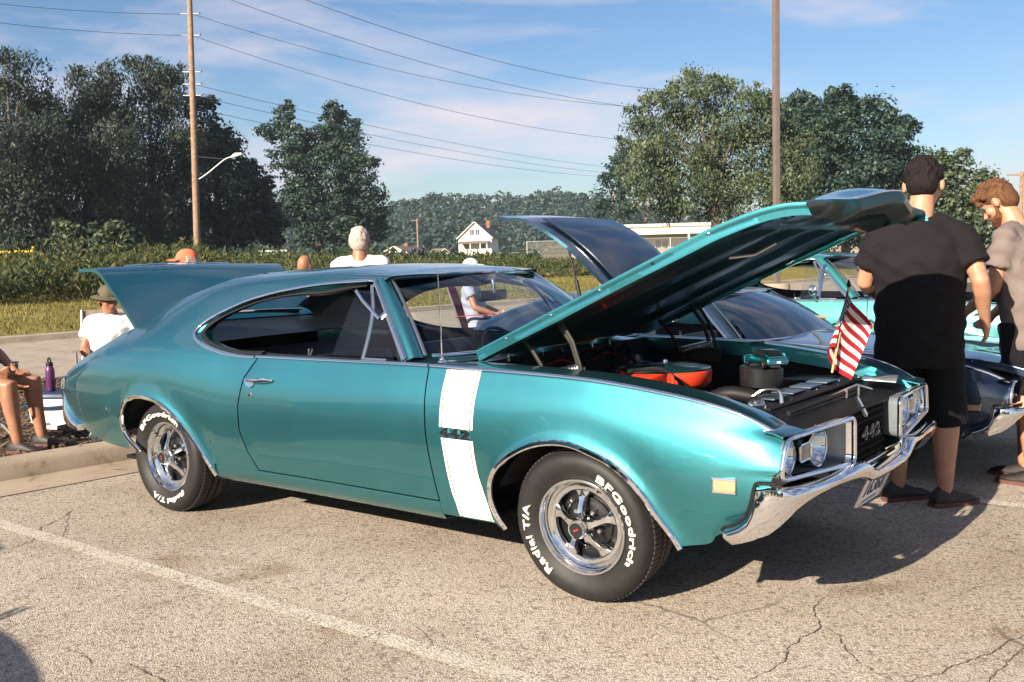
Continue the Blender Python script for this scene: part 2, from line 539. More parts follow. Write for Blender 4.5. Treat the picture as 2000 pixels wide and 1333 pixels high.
def body_panels(car, paint_m):
    """outer skin: fenders, doors, quarters, rockers, roof"""
    def both(fn, name):
        out = []
        for s in (1, -1):
            mb = MB(); fn(mb)
            if s < 0: mb.v = [(a, -b, c) for a, b, c in mb.v]; mb.f = [tuple(reversed(f)) for f in mb.f]
            out.append(mb.build(name, paint_m, car, merge=True, autos=60))
        return out
    # front fender
    def fender(mb):
        cols = columns(-.80, .86, .03, [q for q, _ in ARCH_F]+[-.423, -.415, -.411, .47, .474])
        def warp(x, z):
            x2 = x + (lin(DOOR_F, z)+.004-(-.80))*sm(1-(x+.80)/.26)
            return x2 + (lin(FRONT_E, z)-.86)*sm((x-.55)/.31)
        side_grid(mb, cols, zb_front, lambda x, s: len(s)-1, 48, False, warp)
        # top of the fender, rolling in to the hood gap
        G = []
        for x in cols:
            s = section(x, False); y, z = s[-1]; xw = warp(x, z)
            fall = sm((x-.30)/.55)
            G.append([Vector((xw, -(y-dy), z+dz)) for dy, dz in ((0, 0), (.012, .006), (.05, .012-.004*fall), (.11, .016-.010*fall), (.165, .014-.016*fall), (.170, -.02), (.172, -.06))])
        mb.grid(G)
    f = both(fender, 'front_fender')
    # door
    def door(mb):
        cols = columns(-2.13, -.80, .04)
        def warp(x, z):
            t = (x+2.13)/1.33; a = lin(DOOR_R, z)+.006; b = lin(DOOR_F, z)-.003
            return a+(b-a)*t
        side_grid(mb, cols, lambda x: .352, lambda x, s: len(s)-1, 24, False, warp)
        G = []
        for x in cols:
            s = section(x, False); y, z = s[-1]; xw = warp(x, z)
            G.append([Vector((xw, -(y-dy), z+dz)) for dy, dz in ((0, 0), (.006, .008), (.014, .012), (.045, .012), (.055, .0), (.06, -.06))])
        mb.grid(G)
    d = both(door, 'door')
    # quarter panel with sail
    WLOW = [(-2.13,.948),(-2.2,.951),(-2.27,.956),(-2.42,.977),(-2.55,1.009),(-2.615,1.037),(-2.64,1.058)]
    WUP = [(-2.64,1.058),(-2.632,1.085),(-2.58,1.130),(-2.442,1.193),(-2.258,1.25),(-2.027,1.292),(-1.72,1.326),(-1.38,1.342)]
    def quarter(mb):
        warp = lambda x, z: x + (lin(DOOR_R, z)-.003+2.13)*sm(1-(-2.13-x)/.18) + (lin(TAIL_E, z)+4.16)*sm((-3.35-x)/.81)
        ex = [q for q, _ in ARCH_R]+[-3.217, -3.2, -2.56, -2.58, -2.60, -2.615, -2.628, -2.635, -2.6375]
        low = columns(-2.64, -2.13, .03, ex)
        side_grid(mb, low, zb_rear, lambda x, s: z_to_v(s, interp(WLOW, x)), 30, True, warp)
        up = columns(-2.64, -2.44, .025, ex)
        G = []
        for x in up:
            s = section(x, True); v0 = z_to_v(s, interp(WUP, x)); ve = yin_v(s, .43)
            G.append([Vector((warp(x, z), -y, z)) for y, z in (sec_at(s, v0+(ve-v0)*j/20) for j in range(21))])
        mb.grid(G)
        rear = columns(-4.16, -2.64, .035, ex)
        def zt1(x, s): return z_to_v(s, 1.058) if x > -3.0 else z_to_v(s, min(1.058, s[-1][1]-.02-.0*x)) if s[-1][1] > 1.1 else z_to_v(s, ctrl(x)[8][1])
        G = []
        for x in rear:
            s = section(x, True); v0 = z_to_v(s, zb_rear(x))
            vm = z_to_v(s, 1.058+ (ctrl(x)[8][1]-1.058)*sm((-2.64-x)/.7)); ve = yin_v(s, .43 if x > -2.7 else (.0 if x > -3.38 else .745))
            vs = z_to_v(s, .70); col = [sec_at(s, v0+(vs-v0)*j/15 if j <= 15 else vs+(vm-vs)*(j-15)/15) for j in range(31)]+[sec_at(s, vm+(ve-vm)*j/20) for j in range(1, 21)]
            G.append([Vector((warp(x, z), -(y+(flare(x, z) if z < .95 else 0)), z)) for y, z in col])
        mb.grid(G)
    q = both(quarter, 'quarter_panel')
    # rocker
    def rocker(mb):
        G = []
        for x in columns(-2.42, -.745, .05):
            w = interp(WT, x)
            G.append([Vector((x, -(w-dy), z)) for dy, z in ((.17,.242),(.085,.256),(.060,.292),(.047,.330),(.047,.344),(.07,.347))])
        mb.grid(G)
    r = both(rocker, 'rocker_panel')
    # roof
    mb = MB(); G = []
    NR = 18
    for i in range(31):
        u = i/30
        row = []
        for j in range(NR+1):
            # front edge bows forward at the centre
            t = j/NR
            xf = -1.31 + .135*math.sin(t*math.pi/2)
            x = -2.44-.10*math.sin(t*math.pi/2) + u*(xf+2.44+.10*math.sin(t*math.pi/2))
            xs = min(max(x, -2.64), -1.3)
            s = section(xs, True); v0 = z_to_v(s, interp(WUP, x)); y, z = sec_at(s, v0+(len(s)-1-v0)*t)
            if j == NR: y = 0
            z -= .03*sm((x+1.36)/.19)*t
            row.append(Vector((x, -y, z)))
        G.append(row)
    mb.grid(G); mb.mirror_y()
    roof = mb.build('roof', paint_m, car, merge=.002, autos=60)
    return f, d, q, r, roof, WLOW, WUP

def yin_v(s, y):
    for i in range(len(s)-1):
        if s[i+1][1] > .66 and s[i+1][0] <= y: return i+(s[i][0]-y)/max(1e-6, s[i][0]-s[i+1][0])
    return float(len(s)-1)

def win_y(z): return .87-.62*(z-.97)
def wheel_mesh_parts(parent, lettering=True):
    """wheel with its outer face towards -y, centred on its own origin; returns nothing, builds tyre/rim parts under parent"""
    R = .328
    t = MB()
    prof = [(.205, .0), (.212, -.006), (.224, -.014), (.245, -.026), (.270, -.031), (.295, -.027), (.311, -.014), (.318, .000), (.322, .012), (.3265, .024),
            (R, .045), (R, .075), (.321, .078), (.321, .085), (R, .088), (R, .118), (.321, .121), (.321, .128), (R, .131), (R, .16), (.3265, .185), (.322, .20), (.316, .214), (.295, .232), (.265, .236), (.212, .215)]
    t.lathe(prof, axis='y', n=72)
    tyre = t.build('tyre', M['tyre'], parent, autos=50)
    b = MB()   # tread blocks at the shoulder
    for k in range(90):
        a = 2*math.pi*k/90
        for (yy, wd) in ((.030, .026), (.060, .026), (.104, .028), (.146, .028)):
            c = Vector((math.cos(a+yy*2)*(R-.001), yy, math.sin(a+yy*2)*(R-.001)))
            b.box(c, (.006, wd, .0155), Matrix.Rotation(-(a+yy*2), 3, 'Y'))
    b.build('tread_blocks', M['rubber'], tyre)['kind'] = 'stuff'
    r = MB()   # stepped rim
    r.lathe([(.206, .008), (.2075, -.006), (.204, -.010), (.197, -.009), (.194, -.002), (.190, .004), (.187, .012), (.186, .030), (.180, .036), (.176, .040), (.166, .046), (.165, .075), (.165, .17), (.20, .19)], axis='y', n=72)
    rim = r.build('rim', M['polish'], parent, autos=40)
    d = MB()   # inner drum, dark
    d.lathe([(.164, .072), (.12, .074), (.09, .060), (.06, .055), (.0005, .054)], axis='y', n=48)
    d.lathe([(.112, .0735), (.112, .058), (.104, .056), (.103, .073)], axis='y', n=48)
    d.build('brake_drum', M['black'], parent)
    # five polished spokes growing out of a flat ring
    s = MB()
    s.lathe([(.168, .050), (.170, .036), (.166, .030), (.153, .029), (.149, .033), (.148, .05)], axis='y', n=72)
    s.build('spoke_ring', M['polish'], parent, autos=40)
    for k in range(5):
        a = 2*math.pi*k/5+.33
        sp = MB(); G = []
        for i in range(9):
            u = i/8; rr = .040+.108*u
            w = .0125+.024*sm((u-.66)/.34)+.006*sm((.25-u)/.25)
            y0 = -.012+.042*sm(u*1.0)
            ring = []
            for (q, h) in ((-1, .022), (-.96, .004), (-.80, -.001), (0, .0), (.80, -.001), (.96, .004), (1, .022)):
                p = Vector((rr, y0+h, q*w)); ring.append(Matrix.Rotation(-a, 3, 'Y') @ p)
            G.append(ring)
        sp.grid(G); sp.build('spoke', M['polish'], parent, autos=60)
    h = MB()
    h.lathe([(.048, .03), (.046, .0), (.042, -.012), (.040, -.040), (.037, -.046), (.032, -.045), (.031, -.041), (.0005, -.042)], axis='y', n=40)
    hub = h.build('hub_cap', M['chrome'], parent, autos=30)
    e = MB(); e.lathe([(.0305, -.0415), (.029, -.0445), (.0005, -.0455)], axis='y', n=32); e.build('cap_badge', M['black'], hub)
    e = MB(); e.prism([Vector((x, 0, z)) for x, z in ((-.003,.014),(.003,.009),(.001,.001),(.005,-.003),(-.002,-.014),(-.005,-.004),(-.001,-.001),(-.006,.007))], (0, -.045, 0), (0, -.0475, 0)); e.build('cap_emblem', M['red'], hub)
    for k in range(5):
        a = 2*math.pi*(k+.5)/5+.33
        n = MB(); c = Vector((math.cos(a)*.068, 0, math.sin(a)*.068))
        n.lathe([(.012, .054), (.012, .030), (.009, .024), (.0005, .022)], c=c, axis='y', n=6); n.build('lug_nut', M['steel'], parent, autos=20)
    v = MB(); v.tube([Vector((-.135, .045, .135)), Vector((-.120, .015, .120))], .0045, 8); v.build('valve_stem', M['gasket'], parent)
    if lettering:
        for body, mid, span, up in (('BFGoodrich', LET_TOP, 1.62, 1), ('Radial T/A', LET_BOT, 1.26, 1)):
            me = text_mesh(body, 1.0, 0.02, 0, 0.012, 1.05)
            vs = np.zeros(len(me.vertices)*3); me.vertices.foreach_get('co', vs); vs = vs.reshape(-1, 3)
            x0, x1 = vs[:, 0].min(), vs[:, 0].max(); z0, z1 = vs[:, 1].min(), vs[:, 1].max()
            hgt = .030
            out = []
            for (a, b, c) in vs:
                ang = mid - ((a-(x0+x1)/2)/(x1-x0))*span
                rr = .256 + ((b-(z0+z1)/2)/(z1-z0))*hgt
                yy = -.0285-(.004 if c > 0 else -.01) - .004*math.sin((rr-.224)/.09*math.pi)
                out.append((math.cos(ang)*rr, yy, math.sin(ang)*rr))
            me.vertices.foreach_set('co', np.array(out).ravel()); me.update()
            link_mesh('tyre_lettering', me, M['offwhite'], tyre)
LET_TOP, LET_BOT = math.pi*.5, math.pi*1.5

def rubber_tread():
    t = NT('tyre_tread_rubber'); t.set(roughness=.58); t.bsdf.inputs['Specular IOR Level'].default_value = .35
    t.color(t.ramp(t.noise(26, 5, .6), [(.3, (.010, .010, .011)), (.7, (.017, .0165, .016))]))
    t.bump(t.noise(260, 3, .6), .2, .002)
    return t.mat
M['tyre'] = rubber_tread()

def side_text(body, x, z, w, h, mat_face, mat_edge, car, name, slant=.18):
    """lettering that follows the flank, outlined in bright metal"""
    for off, dep, mt, nm in ((.075, .003, mat_edge, name), (.0, .0055, mat_face, name+'_face')):
        me = text_mesh(body, 1.0, .02, 0, off, 1.25)
        vs = np.zeros(len(me.vertices)*3); me.vertices.foreach_get('co', vs); vs = vs.reshape(-1, 3)
        out = []
        for (a, b, c) in vs:
            u = a/(1.9 if len(body) == 3 else 2.6)*w + slant*b*h; v = b/.72*h
            q = side_pt(x+u, z+v, dep if c > 0 else -.002); out.append(q)
        me.vertices.foreach_set('co', np.array([tuple(q) for q in out]).ravel()); me.update()
        o = link_mesh(nm, me, mt, car if nm == name else first)
        if nm == name: first = o

def build_main_car():
    car = empty('muscle_car')
    tag(car, 'teal metallic two-door muscle car with white fender stripe and its hood and trunk open', 'car')
    P = M['teal']
    f, d, q, r, roof, WLOW, WUP = body_panels(car, P)

    # ---- bright trim along the waist and round the side windows, wheel arch trims (both sides)
    def both(fn, name, mat, autos=40):
        for s in (1, -1):
            mb = MB(); fn(mb)
            if s < 0: mb.v = [(a, -b, c) for a, b, c in mb.v]; mb.f = [tuple(reversed(ff)) for ff in mb.f]
            mb.build(name, mat, car, autos=autos)
    def arch(path):
        def fn(mb):
            pts = [side_pt(p.x, max(p.z, .262), -.004) for p in path]
            mb.strip(pts, Vector((0, -1, .12)), .024, .016)
        return fn
    both(arch(AF_PATH), 'wheel_arch_trim', M['chrome']); both(arch(AR_PATH), 'wheel_arch_trim', M['chrome'])
    def belt(x0, x1):
        def fn(mb):
            pts = []
            for x in columns(x0, x1, .05):
                y, z = section(x, False)[-1]
                if x > .6: x2 = x+(lin(FRONT_E, z)-.86)*sm((x-.55)/.31)
                else: x2 = x
                pts.append(Vector((x2, -(y-.001), z+.003)))
            mb.strip(pts, Vector((0, -.8, .6)), .015, .008)
        return fn
    both(belt(-.795, .86), 'fender_moulding', M['chrome']); both(belt(-2.03, -.808), 'door_moulding', M['chrome'])
    def wpt(x, z, full=True):
        s = section(x, True); y, _ = sec_at(s, z_to_v(s, z)); return Vector((x, -y, z))
    WIN = [wpt(x, interp(WLOW, x)) for x in (-2.04, -2.13, -2.2, -2.27, -2.34, -2.42, -2.49, -2.55, -2.59, -2.615, -2.632)]
    WIN += [wpt(-2.640, 1.058)] + [wpt(x, interp(WUP, x)) for x in (-2.634, -2.615, -2.58, -2.53, -2.442, -2.35, -2.258, -2.14, -2.027, -1.87, -1.72, -1.55, -1.42)]
    FRT = [Vector((-1.385, -.640, 1.338)), Vector((-1.365, -.650, 1.325)), Vector((-1.20, -.742, 1.178)), Vector((-.975, -.862, .978))]
    def wtrim(mb):
        mb.strip(catmull(WIN, 110), Vector((0, -.8, .55)), .018, .010)
        mb.strip(catmull([WIN[-1]]+FRT, 30), Vector((.1, -.8, .55)), .018, .010)
    both(wtrim, 'window_trim', M['chrome'])
    def gask(mb):
        c = Vector((-1.75, -.78, 1.13))
        inn = [p+Vector((0, .026, 0)) + (Vector((c.x, p.y, c.z))-p).normalized()*.040 for p in catmull(WIN, 110)]
        mb.strip(inn, Vector((0, -.8, .55)), .020, .006)
        inn = [p+Vector((0, .030, 0)) + (Vector((c.x, p.y, c.z))-p).normalized()*.056 for p in catmull(WIN, 110)]
        mb.strip(inn, Vector((0, -.8, .55)), .008, .006)
    both(gask, 'window_seal', M['gasket'])
    # inner reveal of the window opening, painted
    def reveal(mb):
        A = catmull(WIN, 110); c = Vector((-1.75, 0, 1.13))
        G = []
        for p in A:
            dd = Vector((c.x-p.x, 0, c.z-p.z)).normalized()
            G.append([p+Vector((0, .004, 0)), p+dd*.012+Vector((0, .010, 0)), p+dd*.030+Vector((0, .024, 0)), p+dd*.034+Vector((0, .09, 0))])
        mb.grid(G)
    both(reveal, 'window_reveal', P)
    # belt seal along the door top
    both(lambda mb: mb.box((-1.50, -.842, .962), (1.08, .012, .012)), 'door_seal', M['gasket'])

    # ---- windshield pillars
    def pillar(mb):
        G = []
        for i in range(12):
            u = i/11
            p1 = Vector((-.985, -.862, .970)).lerp(Vector((-1.385, -.640, 1.340)), u); p1 += Vector((.012, -.006, .008))*math.sin(u*math.pi)
            p2 = Vector((-.915, -.806, .985)).lerp(Vector((-1.318, -.600, 1.349)), u); p2 += Vector((.012, -.006, .008))*math.sin(u*math.pi)
            m = (p1+p2)/2+Vector((.018, -.016, .012))
            G.append([p1+Vector((-.02, .03, -.01)), p1, m+(p1-m)*.45, m, m+(p2-m)*.45, p2, p2+Vector((-.03, .04, -.02))])
        mb.grid(G)
    both(pillar, 'windshield_pillar', P, 70)
    def pil_trim(mb):
        mb.strip([Vector((-.908, -.800, .992)).lerp(Vector((-1.312, -.594, 1.355)), i/9)+Vector((.012, -.006, .008))*math.sin(i/9*math.pi) for i in range(10)], Vector((.7, -.5, .5)), .016, .008)
    both(pil_trim, 'windshield_trim', M['steel'])
    # ---- windshield and rear glass
    def ws(u, t):
        yb, yt = .800*t, .594*t
        b = Vector((-.905+.27*math.sqrt(max(0, 1-t*t*.98)), yb, .992+.012*(1-t*t)))
        tp = Vector((-1.322+.140*math.cos(t*math.pi/2), yt, 1.350+.012*(1-t*t)))
        m = b.lerp(tp, u); m += Vector((.020, 0, .030))*math.sin(u*math.pi); return m
    mb = MB(); mb.grid([[ws(i/12, -1+j/14) for j in range(29)] for i in range(13)])
    mb.build('windshield', M['glass'], car, autos=0)
    for u, nm, w in ((1.0, 'windshield_header_trim', .020), (0.0, 'windshield_base_trim', .022)):
        mb = MB(); mb.strip([ws(u, -1+j/20)+Vector((0, 0, .002)) for j in range(41)], Vector((.5, 0, .86)), w, .010); mb.build(nm, M['chrome'], car)
    def rg(u, t):
        a = Vector((-2.47-.055*math.cos(t*math.pi/2), .45*t, 1.372+.012*(1-t*t))); b = Vector((-3.40+.02*t*t, .585*t, 1.100+.015*(1-t*t)))
        m = a.lerp(b, u); m.z += .045*math.sin(u*math.pi); return m
    mb = MB(); mb.grid([[rg(i/12, -1+j/12) for j in range(25)] for i in range(13)]); mb.build('rear_glass', M['glass'], car, autos=0)
    mb = MB(); mb.strip([rg(1, -1+j/12) for j in range(25)], Vector((0, 0, 1)), .03, .012); mb.build('rear_glass_trim', M['chrome'], car); mb = MB(); mb.strip([rg(0, -1+j/12) for j in range(25)], Vector((0, 0, 1)), .03, .012); mb.build('rear_glass_trim', M['chrome'], car)

    # ---- vent windows: post, frame, open pane
    def wp(z, x): return Vector((x, -win_y(z)+.012, z))
    def vent(mb):
        post = catmull([wp(.966, -1.262), wp(1.08, -1.285), wp(1.20, -1.325), wp(1.312, -1.395)], 14)
        mb.strip(post, Vector((0, -.85, .5)), .020, .010)
        mb.strip([wp(1.312, -1.40), wp(1.314, -1.36)], Vector((0, -.85, .5)), .014, .01)
        a = [wp(1.318, -1.372).lerp(wp(.972, -.998), i/9) for i in range(10)]
        mb.strip([q+Vector((0, .006, 0)) for q in a], Vector((0, -.85, .5)), .022, .010)
        mb.strip([wp(.968, -1.262), wp(.968, -1.10)], Vector((0, -.85, .5)), .014, .010)
    both(vent, 'vent_window_frame', M['steel'])
    def pane_frame(mb):
        o = Vector((0, -.045, 0))
        mb.strip([wp(1.292, -1.452)+o, wp(1.24, -1.385)+o*.7, wp(1.155, -1.255)], Vector((0, -.85, .5)), .016, .009)
        mb.strip([wp(1.18, -1.215), wp(1.155, -1.235)], Vector((0, -.85, .5)), .036, .02)
    both(pane_frame, 'vent_pane_frame', M['chrome'])
    both(lambda mb: mb.grid([[wp(.985, -1.44)+Vector((0,-.05,0)), wp(.985, -1.03)], [wp(1.285, -1.445)+Vector((0,-.05,0)), wp(1.28, -1.33)]]), 'vent_pane', M['glass'])

    # ---- cowl, with its slotted vent, and engine bay walls
    mb = MB()
    G = []
    for i in range(7):
        u = i/6
        G.append([Vector(((-.90+.27*math.sqrt(max(0, 1-t*t*.98)))*(1-u)+(-.66)*u+.02*u, t*(.80-.06*u), .985-.022*u+.008*(1-t*t))) for t in [-1+j/10 for j in range(21)]])
    mb.grid(G); mb.build('cowl_panel', P, car, autos=60)
    both(lambda mb: mb.grid([[Vector((-.99, -.90, .955)), Vector((-.99, -.79, .985))], [Vector((-.80, -.895, .958)), Vector((-.80, -.72, .972))], [Vector((-.62, -.893, .957)), Vector((-.62, -.72, .962))]]), 'cowl_corner', P)
    mb = MB()
    mb.box((-.625, 0, .72), (.03, 1.50, .49)); mb.build('firewall', M['flatblack'], car)
    both(lambda mb: mb.grid([[Vector((x, -.752+.02*sm((x-.3)/.5), interp(TT, x)-.055)) , Vector((x, -.70, .78)), Vector((x, -.66, .66)), Vector((x, -.52, .60)), Vector((x, -.50, .30 if x < .42 else .56))] for x in columns(-.62, .86, .08)]), 'fender_apron', M['black'])
    mb = MB(); mb.box((-.02, 0, .30), (1.1, 1.1, .03)); mb.build('engine_undertray', M['flatblack'], car)
    # trunk and floor
    mb = MB()
    mb.box((-2.0, 0, .262), (2.9, 1.62, .02)); mb.box((-3.75, 0, .45), (.8, 1.4, .02)); mb.build('floor_pan', M['flatblack'], car)
    both(lambda mb: mb.grid([[Vector((x, -.735, z)) for z in (.46, .60, .76)] for x in (-4.05, -3.7, -3.36)]), 'trunk_wall', M['flatblack'])
    mb = MB(); mb.box((-3.35, 0, .72), (.02, 1.40, .50)); mb.build('trunk_bulkhead', M['flatblack'], car)
    # tail panel between the quarters
    mb = MB(); mb.grid([[Vector((lin(TAIL_E, z)+.012-.02*abs(math.cos(t*1.4)), t*.79, z)) for t in [-1+j/8 for j in range(17)]] for z in (.44, .55, .65, .70, .76)])
    mb.build('tail_panel', P, car)

    # ---- trunk lid, raised
    mb = MB(); th = .028
    prof = [(-3.365, 1.062), (-3.44, 1.136), (-3.54, 1.232), (-3.64, 1.322), (-3.72, 1.390), (-3.765, 1.420), (-3.81, 1.434), (-3.90, 1.437), (-4.00, 1.434)]
    G = []
    for (x, z) in prof:
        G.append([Vector((x + .02*(1-t*t)*.5, t*.745, z+.012*(1-t*t))) for t in [-1+j/12 for j in range(25)]])
    mb.grid(G); lid = mb.build('trunk_lid', P, car, autos=50, solid=.022)
    mb = MB(); mb.strip([Vector((-3.97, -.42+.84*j/10, 1.446+.010*(1-(j/5-1)**2))) for j in range(11)], Vector((-.2, 0, 1)), .02, .006); mb.build('lid_moulding', M['chrome'], lid)
    for s in (-1, 1):
        mb = MB(); mb.tube(catmull([Vector((-3.40, s*.58, .90)), Vector((-3.36, s*.58, 1.02)), Vector((-3.47, s*.58, 1.12)), Vector((-3.62, s*.58, 1.27))], 16), .012); mb.build('trunk_hinge', M['gasket'], car)

    # ---- hood, raised
    A0 = math.atan2(.535, 1.231); HX, HZ = -.681, 1.009
    ca, sa = math.cos(A0), math.sin(A0)
    def hp(s, y, h): return Vector((HX+s*ca-h*sa, y, HZ+s*sa+h*ca))
    EDGE = [(0, 0), (1.28, .002), (1.40, -.006), (1.50, -.018), (1.60, -.040), (1.69, -.077), (1.75, -.112), (1.84, -.172)]
    def hh(s, y):
        e = interp(EDGE, s); a = min(1.0, abs(y)/.74)
        e += .028*(1-a**3)
        n = sm((.42-abs(y))/.42)             # raised centre that runs into the nose
        return e + n*(.012 + .046*sm((s-1.25)/.4))
    def send(y):
        y = abs(y)
        return 1.82-.075*y/.33 if y < .33 else 1.69+.055*sm((.47-y)/.14)
    ys = sorted(set([-.74+1.48*j/48 for j in range(49)]+[-.42,-.40,-.38,-.36,.36,.38,.40,.42]))
    mb = MB(); G = [[hp(send(y)*i/40, y, hh(send(y)*i/40, y)) for y in ys] for i in range(41)]
    mb.grid(G); hood = mb.build('hood', P, car, autos=50)
    for s in (-1, 1):   # folded side flanges
        mb = MB(); G = []
        for i in range(61):
            ss = .03+(1.70-.03)*i/60 ; h0 = hh(min(ss, 1.69), .74)
            j = 0.004*math.sin(ss*9)
            G.append([hp(min(ss, 1.69), s*.740, h0), hp(min(ss, 1.69), s*.744, h0-.012), hp(min(ss, 1.69), s*.738, h0-.024), hp(min(ss, 1.69), s*.742, h0-.030+j), hp(min(ss, 1.69), s*.741, h0-.052+j*.4), hp(min(ss, 1.69), s*.70, h0-.055)])
        mb.grid(G); mb.build('hood_side_flange', P, hood, autos=50)
    mb = MB()
    G = []
    for y in ys:
        e = send(y); h0 = hh(e, y); dp = .026+.022*sm((.40-abs(y))/.06)
        G.append([hp(e, y, h0), hp(e+.004, y, h0-dp*.5), hp(e-.012, y, h0-dp), hp(e-.10, y, h0-dp-.005)])
    mb.grid(G); mb.build('hood_nose_flange', M['hoodin'], hood, autos=50)  # in the darkened teal, shade below the lip painted in
    mb = MB(); mb.strip([hp(send(y)-.012, y, hh(send(y)-.012, y)+.000) for y in [-.33+.66*j/16 for j in range(17)]], hp(.6, 0, 1.0)-hp(0, 0, 0), .026, .004)
    mb.build('hood_lip_moulding', M['chrome'], hood)
    # inner panel with stamped ribs
    mb = MB(); G = []
    for i in range(41):
        row = []
        for y in [-.70+1.4*j/40 for j in range(41)]:
            s = .05+1.60*i/40
            rib = 0
            for k in (-.5, 0, .5): rib = max(rib, sm((.06-abs(y-k*(1-.25*s)))/.03))
            rib = max(rib, sm((.07-abs(s-1.45))/.03), sm((.07-abs(s-.12))/.03))
            row.append(hp(s, y, min(hh(s, y), interp(EDGE, s)+.02)-.040-.022*rib))
        G.append(row)
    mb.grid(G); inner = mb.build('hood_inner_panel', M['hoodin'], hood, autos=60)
    mb = MB(); mb.tube([hp(1.28, -.10, -.05), hp(1.22, -.22, -.075), hp(1.16, -.34, -.06)], .008); mb.build('hood_latch_bar', M['steel'], inner)
    for k in range(5):
        mb = MB(); c = hp(.22+.27*k, -.744, -.016); mb.lathe([(.0005, -.004), (.005, -.003), (.007, .003)], c=c, axis='y', n=12); mb.build('hood_bumper', M['steel'] if k != 3 else M['gasket'], hood)
    # hinges with springs
    for s in (-1, 1):
        mb = MB()
        y = s*.63
        mb.tube([Vector((-.15, y, .90)), Vector((-.165, y, .96)), Vector((-.20, y, 1.06)), Vector((-.28, y, 1.16))], .014, 8, flat=(.8, .5))
        mb.tube([Vector((-.125, y+s*.02, .90)), Vector((-.145, y+s*.02, .97)), Vector((-.18, y+s*.02, 1.07)), Vector((-.25, y+s*.02, 1.17))], .012, 8, flat=(.8, .5))
        mb.tube([Vector((-.36, y, .91)), Vector((-.365, y, .955)), Vector((-.42, y, 1.03)), Vector((-.47, y, 1.075))], .013, 8, flat=(.8, .5))
        mb.box((-.25, y, .895), (.30, .012, .07))
        mb.build('hood_hinge', M['hinge'], car)
        mb = MB(); pts = []
        a, b = Vector((-.34, y, .905)), Vector((-.15, y, .955)); ax = (b-a).normalized(); u = Vector((0, 1, 0)); w = ax.cross(u)
        for k in range(12*14+1):
            t = k/(12*14); an = k/12*2*math.pi; pts.append(a.lerp(b, t)+(u*math.cos(an)+w*math.sin(an))*.020)
        mb.tube(pts, .0045, 5); mb.build('hinge_spring', M['steel'], car)

    # ---- engine bay furniture
    mb = MB(); mb.box((.0, 0, .55), (.75, .55, .32)); mb.box((-.05, -.28, .62), (.6, .14, .14), (0, 0, .0)); mb.box((-.05, .28, .62), (.6, .14, .14)); mb.build('engine_block', M['flatblack'], car, bevel=.03)
    ac = Vector((-.10, .02, .862))
    mb = MB(); mb.lathe([(.15, -.06), (.205, -.055), (.222, -.035), (.226, .015), (.222, .024), (.214, .026)], c=ac, n=56)
    acl = mb.build('air_cleaner', M['orange'], car, autos=45)
    mb = MB(); mb.lathe([(.220, .026), (.222, .033), (.19, .040), (.06, .047), (.0005, .048)], c=ac, n=56); mb.build('air_cleaner_lid', M['lidteal'], acl, autos=45)
    mb = MB(); mb.lathe([(.0005, .072), (.012, .068), (.015, .055), (.004, .050), (.004, .045)], c=ac, n=12); mb.build('wing_nut', M['chrome'], acl)
    for sy in (-1,):
        base = ac+Vector((.06, -.20, .000))
        mb = MB(); mb.rings([[base+Vector((-.10+dx, dyy, dz)) for dx, dyy, dz in ((0, .05, -.02), (.16, .05, -.02), (.16, .05, .03), (0, .05, .03))], [base+Vector((-.085+dx, dyy, dz)) for dx, dyy, dz in ((0, -.06, -.03), (.14, -.06, -.03), (.14, -.06, .025), (0, -.06, .025))], [base+Vector((-.06+dx, dyy, dz)) for dx, dyy, dz in ((0, -.17, -.035), (.11, -.17, -.035), (.11, -.17, .015), (0, -.17, .015))]])
        mb.build('air_cleaner_snorkel', M['orange'], acl, bevel=.012)
        mb = MB(); mb.tube(catmull([base+Vector((.10, -.05, .02)), base+Vector((.15, -.11, .02)), base+Vector((.17, -.15, -.03)), base+Vector((.16, -.16, -.08))], 12), .016, 8, flat=(1, .6)); mb.build('snorkel_bracket', M['orange'], acl)
        mb = MB(); mb.tube(catmull([base+Vector((-.17, .02, .0)), base+Vector((-.05, -.08, .045)), base+Vector((.08, -.06, .05)), base+Vector((.20, .0, -.06))], 16), .008); mb.build('vacuum_hose', M['gasket'], acl)
    mb = MB(); mb.tube(catmull([Vector((.16, -.10, .74)), Vector((.27, -.12, .80)), Vector((.37, -.10, .80)), Vector((.50, -.06, .76))], 18), .034, 12); mb.build('radiator_hose', M['gasket'], car)
    mb = MB(); mb.lathe([(.055, .60), (.055, .80), (.060, .82), (.098, .822), (.100, .905), (.094, .912), (.0005, .914)], c=(.36, .10, 0), n=36); mb.build('breather_canister', M['black'], car, autos=35)
    # radiator, support, top plate with seal strips and latch
    mb = MB(); mb.box((.53, 0, .60), (.06, 1.05, .36)); mb.build('radiator', M['black'], car, bevel=.006)
    mb = MB(); mb.grid([[Vector((x, y, z+.012*(1-abs(y)/.74))) for y in [-.735+1.47*j/20 for j in range(21)]] for x, z in ((.50, .800), (.56, .812), (.66, .808), (.70, .790), (.80, .785), (.85, .768), (.872, .760))]); mb.build('radiator_support', M['satin'], car, solid=.01)
    for k in range(4):
        mb = MB(); mb.box((.565, -.30+.20*k+.02, .829), (.10, .15, .006)); mb.build('cover_plate', M['steelblue'], car, bevel=.002)
    for (y0, y1, x) in ((-.52, .60, .66), (-.55, .55, .755)):
        mb = MB(); mb.tube([Vector((x, y0, .812)), Vector((x+.02, (y0+y1)/2, .822)), Vector((x, y1, .812))], .010, 8); mb.build('seal_strip', M['gasket'], car)
